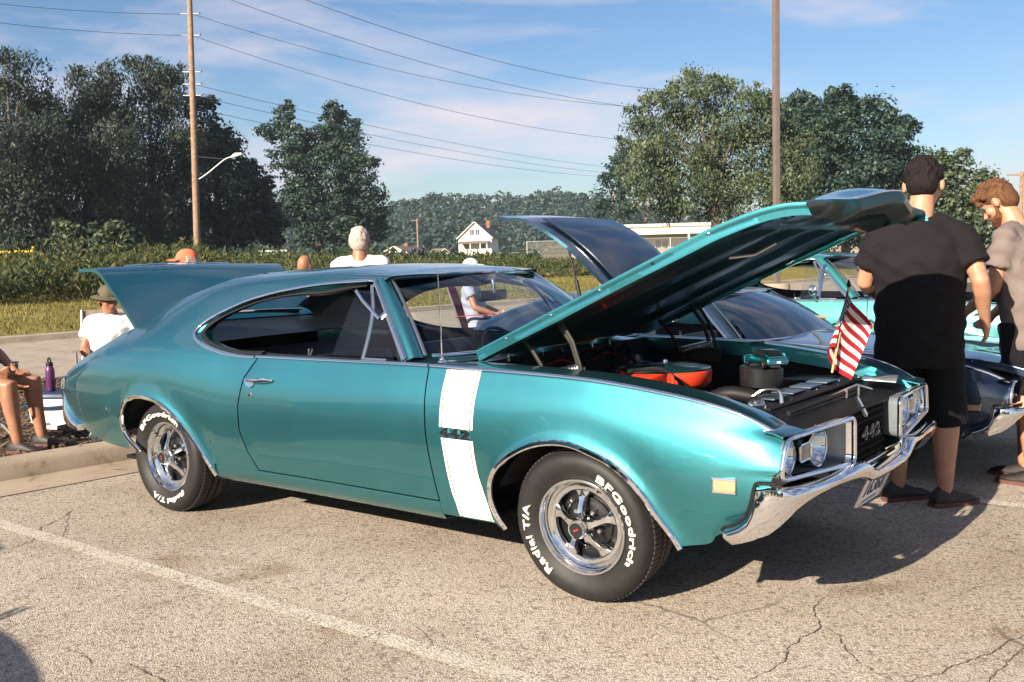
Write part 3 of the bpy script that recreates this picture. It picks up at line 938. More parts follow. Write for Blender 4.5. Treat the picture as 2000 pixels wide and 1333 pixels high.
    mb = MB(); mb.tube([Vector((.74, -.12, .81)), Vector((.80, .10, .85)), Vector((.82, .24, .815))], .005); mb.tube([Vector((.78, .02, .80)), Vector((.78, .02, .84))], .008); mb.tube([Vector((.80, .12, .80)), Vector((.80, .12, .845))], .006); mb.build('hood_latch', M['steel'], car)
    mb = MB(); mb.lathe([(.034, 0), (.036, .012), (.030, .020), (.014, .024), (.013, .032), (.0005, .033)], c=(.567, -.43, .815), n=28, R=Euler((.5, .6, 0)).to_matrix()); mb.build('radiator_cap', M['steel'], car, autos=30)
    mb = MB(); mb.tube(catmull([Vector((.53, -.38, .84)), Vector((.57, -.36, .868)), Vector((.64, -.37, .868)), Vector((.66, -.38, .80))], 14), .008, 8); mb.build('overflow_pipe', M['steel'], car)
    mb = MB(); mb.tube(catmull([Vector((.50, -.50, .81)), Vector((.44, -.46, .83)), Vector((.38, -.40, .79))], 8), .020, 8); mb.build('heater_hose', M['copper'], car)
    mb = MB(); mb.box((.33, -.28, .765), (.09, .05, .025), (0, 0, .3)); mb.lathe([(.03, .0), (.03, .02), (.0005, .024)], c=(.31, -.30, .77), n=20); mb.build('alternator', M['steel'], car, bevel=.006)
    mb = MB(); mb.box((.42, .55, .72), (.20, .26, .19)); mb.build('battery', M['black'], car, bevel=.008)
    mb = MB(); mb.lathe([(.0005, 0), (.11, .01), (.125, .05), (.10, .11), (.05, .13)], c=(-.60, .42, .80), axis='x', n=32); mb.build('brake_booster', M['black'], car)
    mb = MB(); mb.box((-.40, .42, .82), (.18, .09, .09)); mb.build('master_cylinder', M['steel'], car, bevel=.01)
    for k in range(6):
        mb = MB(); x = -.58+.05*k; mb.tube(catmull([Vector((-.58, -.5+.17*k, .93)), Vector((-.50, -.47+.16*k, .96)), Vector((-.40, -.40+.13*k, .88)), Vector((-.25, -.3+.1*k, .75))], 12), .006+.002*(k % 3), 6); mb.build('engine_bay_hose', M['gasket'], car)
    rr_ = random.Random(4)
    for k in range(9):
        y0 = -.55+.13*k; mb = MB(); mb.tube(catmull([Vector((-.56, y0, .90)), Vector((-.42+rr_.uniform(-.05, .05), y0+rr_.uniform(-.1, .1), .93+rr_.uniform(-.03, .03))), Vector((-.20+rr_.uniform(-.1, .1), y0+rr_.uniform(-.15, .15), .86)), Vector((.15, y0*.7, .72))], 14), .0035, 5); mb.build('ignition_wire', M['red'] if k % 4 == 1 else M['gasket'], car)
    for k in range(8):
        mb = MB(); mb.lathe([(.0075, 0), (.0075, .006), (.0045, .007), (.0045, .012), (.0005, .0125)], c=(.60+.03*(k % 3), -.66+.185*k, .812), n=6); mb.build('support_bolt', M['steel'], car, autos=20)
    for k, (xx, yy) in enumerate(((.30, -.60), (.16, -.63), (.36, .64), (.05, .66))):
        mb = MB(); mb.lathe([(.035, 0), (.037, .05), (.028, .062), (.012, .065), (.012, .08), (.0005, .081)], c=(xx, yy, .70), n=20); mb.build('reservoir', M['steelblue'] if k % 2 else M['black'], car, autos=35)
    for k in range(5):
        mb = MB(); mb.lathe([(.009, 0), (.009, .012), (.004, .016), (.004, .026), (.0005, .027)], c=(-.575, -.60+.22*k+.05*(k % 2), .962), n=10); mb.build('cowl_bolt', M['chrome'], car)
    for k in range(2):
        mb = MB(); y0 = -.42+.62*k
        mb.tube([Vector((-.70, y0, .985)), Vector((-.72, y0+.20, 1.015)), Vector((-.76, y0+.46, 1.025))], .006, 6); mb.tube([Vector((-.735, y0+.10, 1.022)), Vector((-.765, y0+.50, 1.032))], .005, 5)
        mb.build('wiper', M['gasket'], car)

    # ---- front end
    def fx(y): return .925-.058*(min(1, abs(y)/.92))**2.3
    def rr_path(y0, y1, zt0, zt1, zb0, zb1, rad_, n=6):
        """rounded box in (y,z), corner order: outer top, inner top, inner bottom, outer bottom"""
        C = [(y0, zt0), (y1, zt1), (y1, zb1), (y0, zb0)]; out = []
        for i in range(4):
            p0, p, p1 = Vector(C[i-1]+(0,)), Vector(C[i]+(0,)), Vector(C[(i+1) % 4]+(0,))
            a = p+(p0-p).normalized()*rad_; b = p+(p1-p).normalized()*rad_
            for k in range(n+1):
                t = k/n; out.append(((1-t)**2*a+2*t*(1-t)*p+t*t*b)[:2])
        return out
    for s in (-1, 1):
        y0, y1 = s*.908, s*.298
        rp = rr_path(y0, y1, .772, .775, .628, .588, .038)
        rp = [(y-s*.040*max(0, (z-.63)/.14)**1.5*sm((abs(y)-.55)/.33), z) for y, z in rp]
        mb = MB(); path = [Vector((fx(y)+.004, y, z)) for y, z in rp]; path.append(path[0].copy()); path.append(path[1].copy())
        mb.tube(path, .0095, 8, caps=False, flat=(1.2, 1.0), up=(1, 0, 0)); R0 = [Vector((fx(y)+.004, y, z)) for y, z in rp]; mb.rings([R0, [Vector((q.x-.03, (y0+y1)/2+(q.y-(y0+y1)/2)*.97, .69+(q.z-.69)*.95)) for q in R0]], True, False); bez = mb.build('headlight_bezel', M['chrome'], car, autos=50)
        mb = MB(); R0 = [Vector((fx(y)+.004, y, z)) for y, z in rp]
        cy, cz = (y0+y1)/2, .69
        R1 = [Vector((fx(y)-.065, cy+(y-cy)*.965, cz+(z-cz)*.92)) for y, z in rp]; R2 = [Vector((fx(y)-.100, cy+(y-cy)*.90, cz+(z-cz)*.86)) for y, z in rp]
        mb.rings([R0, R1, R2], True, False); mb.build('bezel_well', M['silver'], bez, autos=60)
        mb = MB(); mb.add(R2, [tuple(range(len(R2)))]); mb.build('bezel_backing', M['flatblack'], bez)
        for yc, nm in ((s*.795, 'headlight'), (s*.535, 'headlight')):
            c = Vector((fx(yc)-.048, yc, .690))
            mb = MB(); mb.lathe([(.080, -.05), (.081, .008), (.077, .013), (.072, .010)], c=c, axis='x', n=40); hl = mb.build(nm, M['chrome'], car, autos=40)
            mb = MB(); mb.lathe([(.0725, .010), (.068, .020), (.05, .030), (.025, .037), (.0005, .039)], c=c, axis='x', n=40); mb.build('headlight_lens', M['hlens'], hl, autos=60)
            mb = MB(); mb.lathe([(.0005, -.045), (.03, -.038), (.055, -.02), (.071, .008)], c=c, axis='x', n=40); mb.build('headlight_reflector', M['chrome'], hl, autos=60)
        yc = s*.672; mb = MB()
        pr = [Vector((fx(yc)-.028, y, z)) for y, z in rr_path(yc-s*.048, yc+s*.048, .722, .722, .660, .660, .010, 3)]; pr.append(pr[0].copy()); pr.append(pr[1].copy())
        mb.tube(pr, .0045, 6, caps=False, up=(1, 0, 0)); pk = mb.build('parking_light', M['chrome'], car)
        mb = MB(); mb.box((fx(yc)-.030, yc, .691), (.012, .090, .056)); mb.build('parking_lens', M['smoke'], pk, bevel=.003)
        # painted nose piece above the bezel, meeting the fender
        mb = MB(); G = []
        for j in range(12):
            y = s*(.90-.17*j/11)
            G.append([Vector((fx(y)+.000, y, .786)), Vector((.84, y, .792+.004)), Vector((.80, y, .800))])
        mb.grid(G); mb.build('fender_cap', P, car, solid=.006)
    # header bar between the bezels and the grille
    mb = MB()
    for j in range(25): mb.box((.850, -.27+.54*j/24, .645), (.020, .0045, .215))
    for j in range(7): mb.box((.854, 0, .555+.030*j), (.014, .56, .005))
    mb.build('grille', M['flatblack'], car, autos=20)
    mb = MB(); mb.box((.825, 0, .64), (.01, .60, .26)); mb.build('grille_backing', M['flatblack'], car)
    mb = MB(); mb.strip([Vector((.900, -.285, .548)), Vector((.905, 0, .545)), Vector((.900, .285, .548))], Vector((1, 0, .2)), .016, .01); mb.build('grille_moulding', M['chrome'], car)
    for off, mt, dx, nm in ((.05, M['steel'], 0, 'grille_badge'), (0, M['black'], .003, 'grille_badge_face')):
        me = text_mesh('442', 1.0, .03, 0, off, 1.25); vs = np.zeros(len(me.vertices)*3); me.vertices.foreach_get('co', vs); vs = vs.reshape(-1, 3)
        out = np.stack([.872+dx+vs[:, 2]*.12, (.07+vs[:, 0]*.125), .655+vs[:, 1]*.070], 1); me.vertices.foreach_set('co', out.ravel()); me.update()
        b = link_mesh(nm, me, mt, car if dx == 0 else b)
    mb = MB(); mb.box((.86, -.02, .775), (.012, .022, .10), (.5, -.3, 0)); mb.build('latch_release', M['steel'], car)
    # bumper
    ST = [(.668,-.946,.430,.386),(.690,-.951,.438,.374),(.730,-.955,.457,.386),(.765,-.957,.488,.400),(.785,-.957,.535,.408),(.797,-.956,.600,.414),(.840,-.950,.606,.432),(.880,-.932,.606,.462),(.915,-.900,.604,.496),(.938,-.83,.600,.528),
          (.952,-.70,.594,.542),(.960,-.56,.591,.545),(.968,-.44,.594,.540),(.978,-.345,.604,.536),(.985,-.285,.598,.526),(.986,-.235,.566,.508),(.986,-.18,.553,.500),(.986,0,.549,.496)]
    ST += [(x, -y, a, b) for x, y, a, b in reversed(ST[:-1])]
    mb = MB(); R = []
    Pn = [Vector((x, y, 0)) for x, y, _, _ in ST]
    for i, (x, y, zt, zb) in enumerate(ST):
        t = (Pn[min(i+1, len(Pn)-1)]-Pn[max(i-1, 0)]).normalized(); n = Vector((-t.y, t.x, 0)) * -1
        if n.dot(Vector((x-.2, y, 0))) < 0: n = -n
        h = zt-zb; b = Vector((x, y, 0)); dp = .05
        R.append([b-n*dp+Vector((0,0,zt-.004)), b-n*.018+Vector((0,0,zt)), b+Vector((0,0,zt-.010)), b+n*.006+Vector((0,0,zt-.3*h)), b+n*.004+Vector((0,0,zt-.6*h)), b-n*.006+Vector((0,0,zb+.16*h)), b-n*.020+Vector((0,0,zb)), b-n*dp+Vector((0,0,zb+.006))])
    mb.rings(R, True, True); mb.build('front_bumper', M['chrome'], car, autos=48)
    both(lambda mb: mb.tube(catmull([Vector((x, -y, z)) for x, y, z in ((.860, .922, .618), (.800, .940, .616), (.788, .946, .600), (.776, .952, .540), (.756, .952, .492), (.722, .950, .462), (.672, .948, .440), (.662, .944, .428))], 40), .007, 6), 'bumper_gap_shade', M['gasket'])  # black strip in place of the shaded gap between fender and bumper
    # licence plate
    Rp = Matrix.Rotation(rad(24), 3, 'Y'); pc = Vector((.925, -.055, .452))
    mb = MB(); mb.box(pc, (.006, .305, .155), Rp); pl = mb.build('licence_plate', M['plate'], car, bevel=.003)
    me = text_mesh('16368', .115, .001, 0, .001, 1.0); vs = np.zeros(len(me.vertices)*3); me.vertices.foreach_get('co', vs); vs = vs.reshape(-1, 3)
    out = [pc+Rp @ Vector((.0045+c, a*.88, b)) for a, b, c in vs]; me.vertices.foreach_set('co', np.array([tuple(v) for v in out]).ravel()); me.update(); link_mesh('plate_number', me, M['plateink'], pl)
    mb = MB(); Rr = rr_path(-.150, .150, .075, .075, -.075, -.075, .012, 3); pth = [pc+Rp @ Vector((.004, a, b)) for a, b in Rr]; pth += [pth[0].copy(), pth[1].copy()]; mb.tube(pth, .0045, 6, caps=False); mb.build('plate_frame', M['steel'], pl)
    mb = MB()
    for a, b in ((0, .060), (0, -.062)): mb.box(pc+Rp @ Vector((.004, a, b)), (.001, .18, .010), Rp)
    mb.build('plate_band', M['plateblue'], pl)

    # ---- rear bumper, lamp and side marks
    def rbump(mb):
        R = []
        for (x, y, zt, zb) in [(-3.84,-.893,.442,.405),(-3.93,-.884,.472,.412),(-4.02,-.868,.53,.425),(-4.08,-.852,.595,.45),(-4.115,-.832,.655,.48),(-4.15,-.78,.665,.48),(-4.175,-.6,.66,.47),(-4.18,0,.66,.47)]:
            n = Vector((-.3 if x > -4.1 else -1, -1 if x > -4.14 else -.1, 0)).normalized(); b = Vector((x, y, 0)); h = zt-zb
            R.append([b-n*.03+Vector((0,0,zt)), b+Vector((0,0,zt+.002)), b+n*.012+Vector((0,0,zt-.25*h)), b+n*.014+Vector((0,0,zt-.6*h)), b+n*.012+Vector((0,0,zb)), b-n*.03+Vector((0,0,zb))])
        mb.rings(R, True, True)
    both(rbump, 'rear_bumper', M['chrome'])
    def tl(mb):
        mb.tube(catmull([Vector((-4.070, -.846, .738)), Vector((-4.100, -.846, .705)), Vector((-4.085, -.855, .66)), Vector((-4.06, -.862, .67)), Vector((-4.052, -.858, .722)), Vector((-4.070, -.846, .738))], 24), .007, 6)
    both(tl, 'tail_lamp_bezel', M['chrome'])
    both(lambda mb: mb.box((-4.085, -.845, .700), (.02, .012, .05), (0, .12, .2)), 'tail_lamp', M['smoke'])
    mb = MB(); mb.prism([side_pt(-3.40+a, .575+b, -.002) for a, b in ((-.028,.018),(-.01,.022),(.004,-.002),(.026,.018),(.022,-.016),(.0,-.024))], (0, 0, 0), (0, -.006, 0)); mb.build('quarter_badge', M['chrome'], car)

    # ---- flank details: handle, lock, marker light, stripe, badges, antenna, lock knob
    mb = MB(); pth = [side_pt(-2.055+.205*i/8, .832+.010*i/8, .012+.020*math.sin(i/8*math.pi*.9)) for i in range(9)]
    mb.tube(pth, [.007, .010, .011, .012, .012, .012, .012, .010, .006], 8, flat=(1, .7)); mb.prism([side_pt(-2.045+a, .828+b, .0) for a, b in ((-.03,.012),(.06,.012),(.045,-.024),(.02,-.034),(-.012,-.022))], (0, 0, 0), (0, -.012, 0)); mb.build('door_handle', M['chrome'], car, autos=40)
    mb = MB(); c = side_pt(-2.020, .757); mb.lathe([(.0145, .004), (.0150, -.006), (.011, -.009), (.0005, -.009)], c=c, axis='y', n=20); lk = mb.build('door_lock', M['chrome'], car)
    mb = MB(); mb.box(c+Vector((0, -.0095, 0)), (.003, .002, .012)); mb.build('keyhole', M['gasket'], lk)
    mb = MB(); q0 = [side_pt(.672+a, .592+b, .002) for a, b in ((-.045,.025),(.042,.027),(.042,-.023),(-.045,-.025))]
    mb.tube(q0+[q0[0].copy(), q0[1].copy()], .0075, 6, caps=False); mk = mb.build('side_marker', M['chrome'], car)
    mb = MB(); mb.prism([side_pt(.672+a, .592+b, -.006) for a, b in ((-.044,.024),(.041,.026),(.041,-.022),(-.044,-.024))], (0, 0, 0), (0, -.010, 0)); mb.build('marker_lens', M['lens'], mk)
    SL = [(.958,-.688),(.866,-.692),(.777,-.694),(.702,-.695),(.652,-.686),(.595,-.678),(.501,-.669),(.394,-.655),(.349,-.642),(.298,-.636)]; SR = [(.958,-.490),(.867,-.494),(.791,-.498),(.707,-.501),(.653,-.500),(.59,-.497),(.51,-.489),(.431,-.469),(.363,-.452),(.288,-.440)]
    for z0, z1 in ((.700, .950), (.292, .652)):
        mb = MB(); G = []
        for i in range(25):
            z = z0+(z1-z0)*i/24; a, b = interp(SL, z), interp(SR, z)
            G.append([side_pt(a+(b-a)*j/6, z, .0022) for j in range(7)])
        mb.grid(G); stp = mb.build('white_stripe', M['white'], car, autos=80)
        for S, sg in ((SL, 1), (SR, -1)):
            mb = MB(); mb.grid([[side_pt(interp(S, z)+sg*.016+e, z, .0034) for e in (-.0022, .0022)] for z in [z0+(z1-z0)*i/24 for i in range(25)]]); mb.build('pinstripe', M['gasket'], stp)
    side_text('442', -.602, .675, .18, .040, M['black'], M['chrome'], car, 'fender_badge')
    mb = MB(); a = Vector((-.775, -.835, .972)); mb.lathe([(.022, 0), (.020, .006), (.012, .012), (.010, .022), (.012, .030), (.006, .036)], c=a, n=16); mb.tube([a+Vector((0, 0, .03)), a+Vector((-.004, .002, .20)), a+Vector((-.016, .006, .415))], [.0032, .0028, .0020], 8); mb.build('antenna', M['chrome'], car)
    mb = MB(); mb.lathe([(.003, 0), (.003, .028), (.006, .030), (.006, .036), (.0005, .037)], c=(-1.72, -.80, .96), n=10); mb.build('lock_knob', M['steel'], car)

    # ---- cabin
    V = M['vinyl']
    def inner_door(mb): mb.grid([[Vector((x, -.80, z)) for z in (.30, .6, .95)] for x in (-2.9, -1.8, -.72)])
    both(inner_door, 'door_card', V)
    mb = MB(); G = []
    for i in range(9):
        u = i/8
        G.append([Vector((-.96+.30*u if False else -1.10+.42*u, t*.80, .90+.075*math.sin(u*math.pi/2)-.0*t)) for t in [-1+j/10 for j in range(21)]])
    mb.grid(G); mb.grid([[Vector((-1.10, t*.8, z)) for t in [-1+j/10 for j in range(21)]] for z in (.90, .80, .66)]); mb.build('dashboard', V, car)
    mb = MB(); c = Vector((-1.36, .38, .86)); Rs = Matrix.Rotation(rad(-28), 3, 'Y')
    mb.tube([c+Rs @ Vector((0, .19*math.cos(2*math.pi*k/32), .19*math.sin(2*math.pi*k/32))) for k in range(33)], .011, 8, caps=False)
    for k in range(2): mb.tube([c+Rs @ Vector((.02, 0, 0)), c+Rs @ Vector((0, .19*(1 if k else -1), 0))], .012)
    mb.tube([c+Rs @ Vector((.02, 0, 0)), c+Vector((.30, 0, -.10))], .025); mb.build('steering_wheel', M['black'], car)
    def seat(nm, x, y, w, zt, rake):
        mb = MB()
        mb.box((x+.24, y, .46), (.52, w, .20)); st = mb.build(nm, V, car, bevel=.05)
        mb = MB(); G = []
        mb.box((x-.06, y, .70), (.16, w, (zt-.52)), (0, -rake, 0)); b = mb.build('seat_back', V, st, bevel=.055)
        mb = MB(); mb.tube([Vector((x+.02, y-w/2-.004, .62)), Vector((x-.06, y-w/2-.004, .78)), Vector((x-.10, y-w/2+.01, zt-.07)), Vector((x-.13, y-w/2+.06, zt-.03))], .010); mb.build('seat_trim', M['steel'], st)
    seat('front_seat', -1.78, -.38, .60, 1.00, .25); seat('front_seat', -1.78, .38, .60, 1.00, .25); seat('rear_seat', -2.62, 0, 1.26, .98, .30)
    mb = MB(); mb.grid([[Vector((x, t*.66, z+.01*(1-t*t))) for t in [-1+j/8 for j in range(17)]] for x, z in ((-2.74, .985), (-3.0, .99), (-3.38, 1.06))]); mb.build('parcel_shelf', V, car)
    mb = MB(); G = []
    for i in range(12):
        x = -2.55+1.22*i/11
        zc = interp([(-2.6, 1.335), (-2.2, 1.375), (-1.75, 1.38), (-1.33, 1.335)], x)
        G.append([Vector((x, t*.615, zc-.055*t*t-.025*abs(t)**6)) for t in [-1+j/10 for j in range(21)]])
    mb.grid(G); mb.build('headliner', V, car)
    def liner(mb):
        G = []
        for x in columns(-3.36, -2.46, .06):
            sc = section(x, True); v0 = z_to_v(sc, .99 if x < -2.66 else interp(WUP, x)+.01); v1 = yin_v(sc, .46 if x > -2.7 else .0)
            G.append([Vector((x, -(y-.03), z-.022)) for y, z in (sec_at(sc, v0+(v1-v0)*j/10) for j in range(11))])
        mb.grid(G)
    both(liner, 'sail_liner', V)
    mb = MB(); mb.rings([[Vector((-1.165+dx, .035+y, 1.235+z)) for y, z in rr_path(-.115, .115, .030, .030, -.030, -.024, .02, 4)] for dx in (-.012, .012)]); mr = mb.build('rear_view_mirror', M['black'], car, bevel=.004)
    mb = MB(); mb.tube([Vector((-1.155, .035, 1.25)), Vector((-1.15, .03, 1.30)), Vector((-1.17, .03, 1.345))], .010); mb.box((-1.17, .03, 1.335), (.03, .05, .03)); mb.build('mirror_stem', M['steel'], mr)
    # wheel housings
    for x in (0, -WB):
        for s in (-1, 1):
            mb = MB(); G = []
            for k in range(25):
                a = math.pi*(.13+.74*k/24); G.append([Vector((x+.41*math.cos(a), s*yy, .30+.405*math.sin(a))) for yy in (.945, .60)])
            mb.grid(G); mb.grid([[Vector((x+.41*math.cos(math.pi*k/12)*t, s*.60, .30+.405*math.sin(math.pi*k/12)*t)) for t in (.05, 1)] for k in range(13)]); mb.build('wheel_housing', M['flatblack'], car)
    # chassis bits seen below the sills
    mb = MB(); mb.box((-1.45, -.45, .25), (2.4, .10, .10)); mb.box((-1.45, .45, .25), (2.4, .10, .10)); mb.tube([Vector((-WB, -.8, .328)), Vector((-WB, .8, .328))], .05, 12); mb.box((0, 0, .26), (.3, 1.2, .08)); mb.build('chassis', M['flatblack'], car)

    # ---- wheels
    w0 = empty('wheel', (-WB, -.878, .328), 0, car)
    wheel_mesh_parts(w0)
    w0.rotation_euler = (0, rad(-8), 0)
    w1 = copy_tree(w0, car); w1.location = (0, -.878, .328); w1.rotation_euler = (0, rad(72), rad(6.0)); w1.rotation_mode = 'ZYX'
    for x in (-WB, 0):
        c = copy_tree(w0, car); c.location = (x, .878, .328); c.rotation_euler = (0, rad(40), math.pi); c.rotation_mode = 'ZYX'
    w0.rotation_mode = 'ZYX'
    return car

M['satin'] = simple('satin_black', (.005, .006, .008), .6, 0, 0, .3, 14, spec=.22)
M['hoodin'] = simple('hood_underside_shade', (.004, .036, .046), .42, .3, .25, .3, 10)  # the teal paint with the shade under the hood put into its colour
M['lidteal'] = simple('air_cleaner_lid_paint', (.012, .05, .055), .25, .3, .5)
M['steelblue'] = simple('satin_cover_metal', (.16, .20, .24), .30, .8)
M['hinge'] = simple('phosphated_hinge', (.035, .033, .028), .5, .5, 0, .3)
M['copper'] = simple('copper_hose_clamp', (.45, .18, .09), .4, .7)
M['smoke'] = simple('smoked_lens', (.10, .10, .10), .15, 0, 1.0)
M['hlens'] = glass_mat('headlight_glass', (.86, .92, .96), .9)
M['plate'] = simple('plate_white', (.72, .74, .74), .45)
M['plateink'] = simple('plate_ink', (.03, .05, .12), .5)
M['plateblue'] = simple('plate_blue_print', (.12, .25, .45), .5)
main_car = build_main_car()
# ================================================================== ground, kerbs, road, grass
def asphalt_mat():
    t = NT('weathered_asphalt'); t.set(roughness=.9)
    t.bsdf.inputs['Specular IOR Level'].default_value = .25
    v = t.new('ShaderNodeTexVoronoi'); v.inputs['Scale'].default_value = 185; v.inputs['Randomness'].default_value = 1
    t.l.new(t.obj(), v.inputs['Vector'])
    v2 = t.new('ShaderNodeTexVoronoi'); v2.inputs['Scale'].default_value = 62; t.l.new(t.obj(), v2.inputs['Vector'])
    sep = t.new('ShaderNodeSeparateColor'); t.l.new(v.outputs['Color'], sep.inputs[0])
    stone = t.ramp(sep.outputs[0], [(0, (.30, .25, .205)), (.25, (.41, .355, .295)), (.6, (.51, .45, .38)), (.86, (.61, .555, .48)), (1, (.73, .68, .61))])
    gap = t.ramp(v.outputs['Distance'], [(.45, (1, 1, 1)), (.90, (.40, .37, .34))])
    c = t.mix(.85, stone, gap, 'MULTIPLY')
    sep2 = t.new('ShaderNodeSeparateColor'); t.l.new(v2.outputs['Color'], sep2.inputs[0])
    c = t.mix(t.ramp(sep2.outputs[1], [(.86, (0, 0, 0)), (.93, (.6, .6, .6))]), c, (.14, .12, .10))
    c = t.mix(t.ramp(t.noise(55, 3, .6), [(.64, (0, 0, 0)), (.78, (.30, .30, .30))]), c, (.17, .14, .11))
    st = t.ramp(t.noise(.55, 6, .62), [(.30, (.72, .68, .63)), (.52, (1, 1, 1)), (.72, (.93, .88, .80))])
    c = t.mix(1, c, st, 'MULTIPLY')
    oil = t.ramp(t.noise(1.7, 5, .55, dist=.6), [(.60, (1, 1, 1)), (.72, (.70, .63, .55))])
    big = t.ramp(t.noise(.22, 6, .6, dist=.5), [(.40, (.84, .81, .77)), (.55, (1, 1, 1)), (.70, (1.06, 1.05, 1.03))]); c = t.mix(1, c, big, 'MULTIPLY')
    c = t.mix(1, c, oil, 'MULTIPLY')
    # fine hairline crazing
    w = t.new('ShaderNodeTexNoise'); w.inputs['Scale'].default_value = 1.8; w.inputs['Detail'].default_value = 5; t.l.new(t.obj(), w.inputs['Vector'])
    wv = t.new('ShaderNodeVectorMath'); wv.operation = 'MULTIPLY_ADD'; wv.inputs[1].default_value = (.5, .5, 0)
    t.l.new(w.outputs[1], wv.inputs[0]); t.l.new(t.obj(), wv.inputs[2])
    cr = t.new('ShaderNodeTexVoronoi'); cr.feature = 'DISTANCE_TO_EDGE'; cr.inputs['Scale'].default_value = .75; t.l.new(wv.outputs[0], cr.inputs['Vector'])
    crm = t.ramp(cr.outputs['Distance'], [(.0, (1, 1, 1)), (.007, (0, 0, 0))])
    msk = t.ramp(t.noise(.8, 3, .5), [(.50, (0, 0, 0)), (.60, (1, 1, 1))])
    c = t.mix(t.math('MULTIPLY', t.math('MULTIPLY', crm, msk), .7), c, (.05, .04, .035))
    t.color(c)
    hgt = t.math('SUBTRACT', 1.0, v.outputs['Distance'])
    t.bump(hgt, .6, .005)
    return t.mat
M['asphalt'] = asphalt_mat()
def concrete_mat(name, base, warm=.0):
    t = NT(name); t.set(roughness=.88)
    a = t.ramp(t.noise(2.2, 7, .65), [(.25, tuple(c*.66 for c in base)), (.5, base), (.75, tuple(min(1, c*1.18) for c in base))])
    sp = t.ramp(t.noise(140, 3, .6), [(.35, (.78, .76, .72)), (.65, (1.08, 1.07, 1.05))])
    c = t.mix(1, a, sp, 'MULTIPLY')
    stn = t.ramp(t.noise(5, 6, .7, dist=.4), [(.58, (1, 1, 1)), (.70, (.62, .48, .36))])
    t.color(t.mix(1, c, stn, 'MULTIPLY')); t.bump(t.noise(90, 5, .65), .35, .004)
    return t.mat
M['kerb'] = concrete_mat('kerb_concrete', (.34, .28, .215))
M['road'] = concrete_mat('road_concrete', (.33, .285, .23))
def mulch_mat():
    t = NT('wood_mulch'); t.set(roughness=.95)
    t.color(t.ramp(t.noise(26, 6, .7), [(.30, (.016, .010, .007)), (.5, (.060, .036, .022)), (.68, (.16, .105, .066))])); t.bump(t.noise(34, 6, .7), 1, .03)
    return t.mat
M['mulch'] = mulch_mat()
M['chip'] = simple('mulch_chip', (.13, .085, .052), .9, var=.6, scale=7)
def grass_mat(name, a, b, c):
    t = NT(name); t.set(roughness=.9); t.bsdf.inputs['Specular IOR Level'].default_value = .2
    t.color(t.mix(.5, t.ramp(t.noise(.6, 5, .6), [(.3, a), (.5, b), (.7, c)]), t.ramp(t.noise(22, 5, .7), [(.3, a), (.5, b), (.72, c)]))); t.bump(t.noise(30, 6, .7), .8, .05)
    return t.mat
M['lawn'] = grass_mat('dry_lawn', (.105, .095, .022), (.22, .185, .050), (.32, .255, .082))
M['field'] = grass_mat('field_ground', (.05, .055, .018), (.10, .095, .035), (.17, .14, .06))
M['paintline'] = None
def line_mat():
    t = NT('worn_line_paint'); t.set(roughness=.8)
    v = t.new('ShaderNodeTexVoronoi'); v.inputs['Scale'].default_value = 118; t.l.new(t.obj(), v.inputs['Vector'])
    gap = t.ramp(v.outputs['Distance'], [(.35, (1, 1, 1)), (.8, (.30, .27, .23))])
    n = t.ramp(t.noise(38, 4, .7), [(.30, (.40, .35, .28)), (.48, (.58, .53, .45)), (.75, (.68, .64, .56))])
    t.color(t.mix(.8, n, gap, 'MULTIPLY')); t.bump(t.math('SUBTRACT', 1.0, v.outputs['Distance']), .5, .005)
    # bare patches where the paint has worn away
    tr = t.new('ShaderNodeBsdfTransparent'); mx = t.new('ShaderNodeMixShader')
    hole = t.ramp(t.math('ADD', t.math('MULTIPLY', t.noise(60, 4, .7), .6), t.math('MULTIPLY', t.noise(5, 4, .6), .4)), [(.385, (1, 1, 1)), (.46, (0, 0, 0))])
    t.l.new(hole, mx.inputs[0]); t.l.new(t.bsdf.outputs[0], mx.inputs[1]); t.l.new(tr.outputs[0], mx.inputs[2]); t.l.new(mx.outputs[0], t.out.inputs[0])
    return t.mat
M['paintline'] = line_mat()
M['crack'] = simple('dark_crack', (.085, .066, .050), .95, var=.5, scale=40)  # dark brown for the flat crack strips

SK = .10     # the kerb and street run across the bays with this skew (dx per dy)
def strip_ground(name, x0, x1, z, mat, y0=-120, y1=260, kind='structure'):
    mb = MB(); n = 60
    mb.grid([[Vector((x+SK*y, y, z)) for x in (x0, (x0+x1)/2, x1)] for y in [y0+(y1-y0)*j/n for j in range(n+1)]])
    return tag(mb.build(name, mat), kind=kind)
mb = MB(); mb.grid([[Vector((x, y, -.02)) for x in [-900+60*i for i in range(31)]] for y in [-600+60*i for i in range(31)]])
tag(mb.build('terrain', M['field']), kind='structure')
GX = -4.06                                      # front edge of the gutter pan (at y = 0)
mb = MB(); mb.grid([[Vector((x, y, 0.0)) for x in (GX+SK*y-.02, 0+.5*0, 20, 60)] for y in [-30+2*i for i in range(90)]])
lot = tag(mb.build('parking_lot', M['asphalt']), kind='structure')
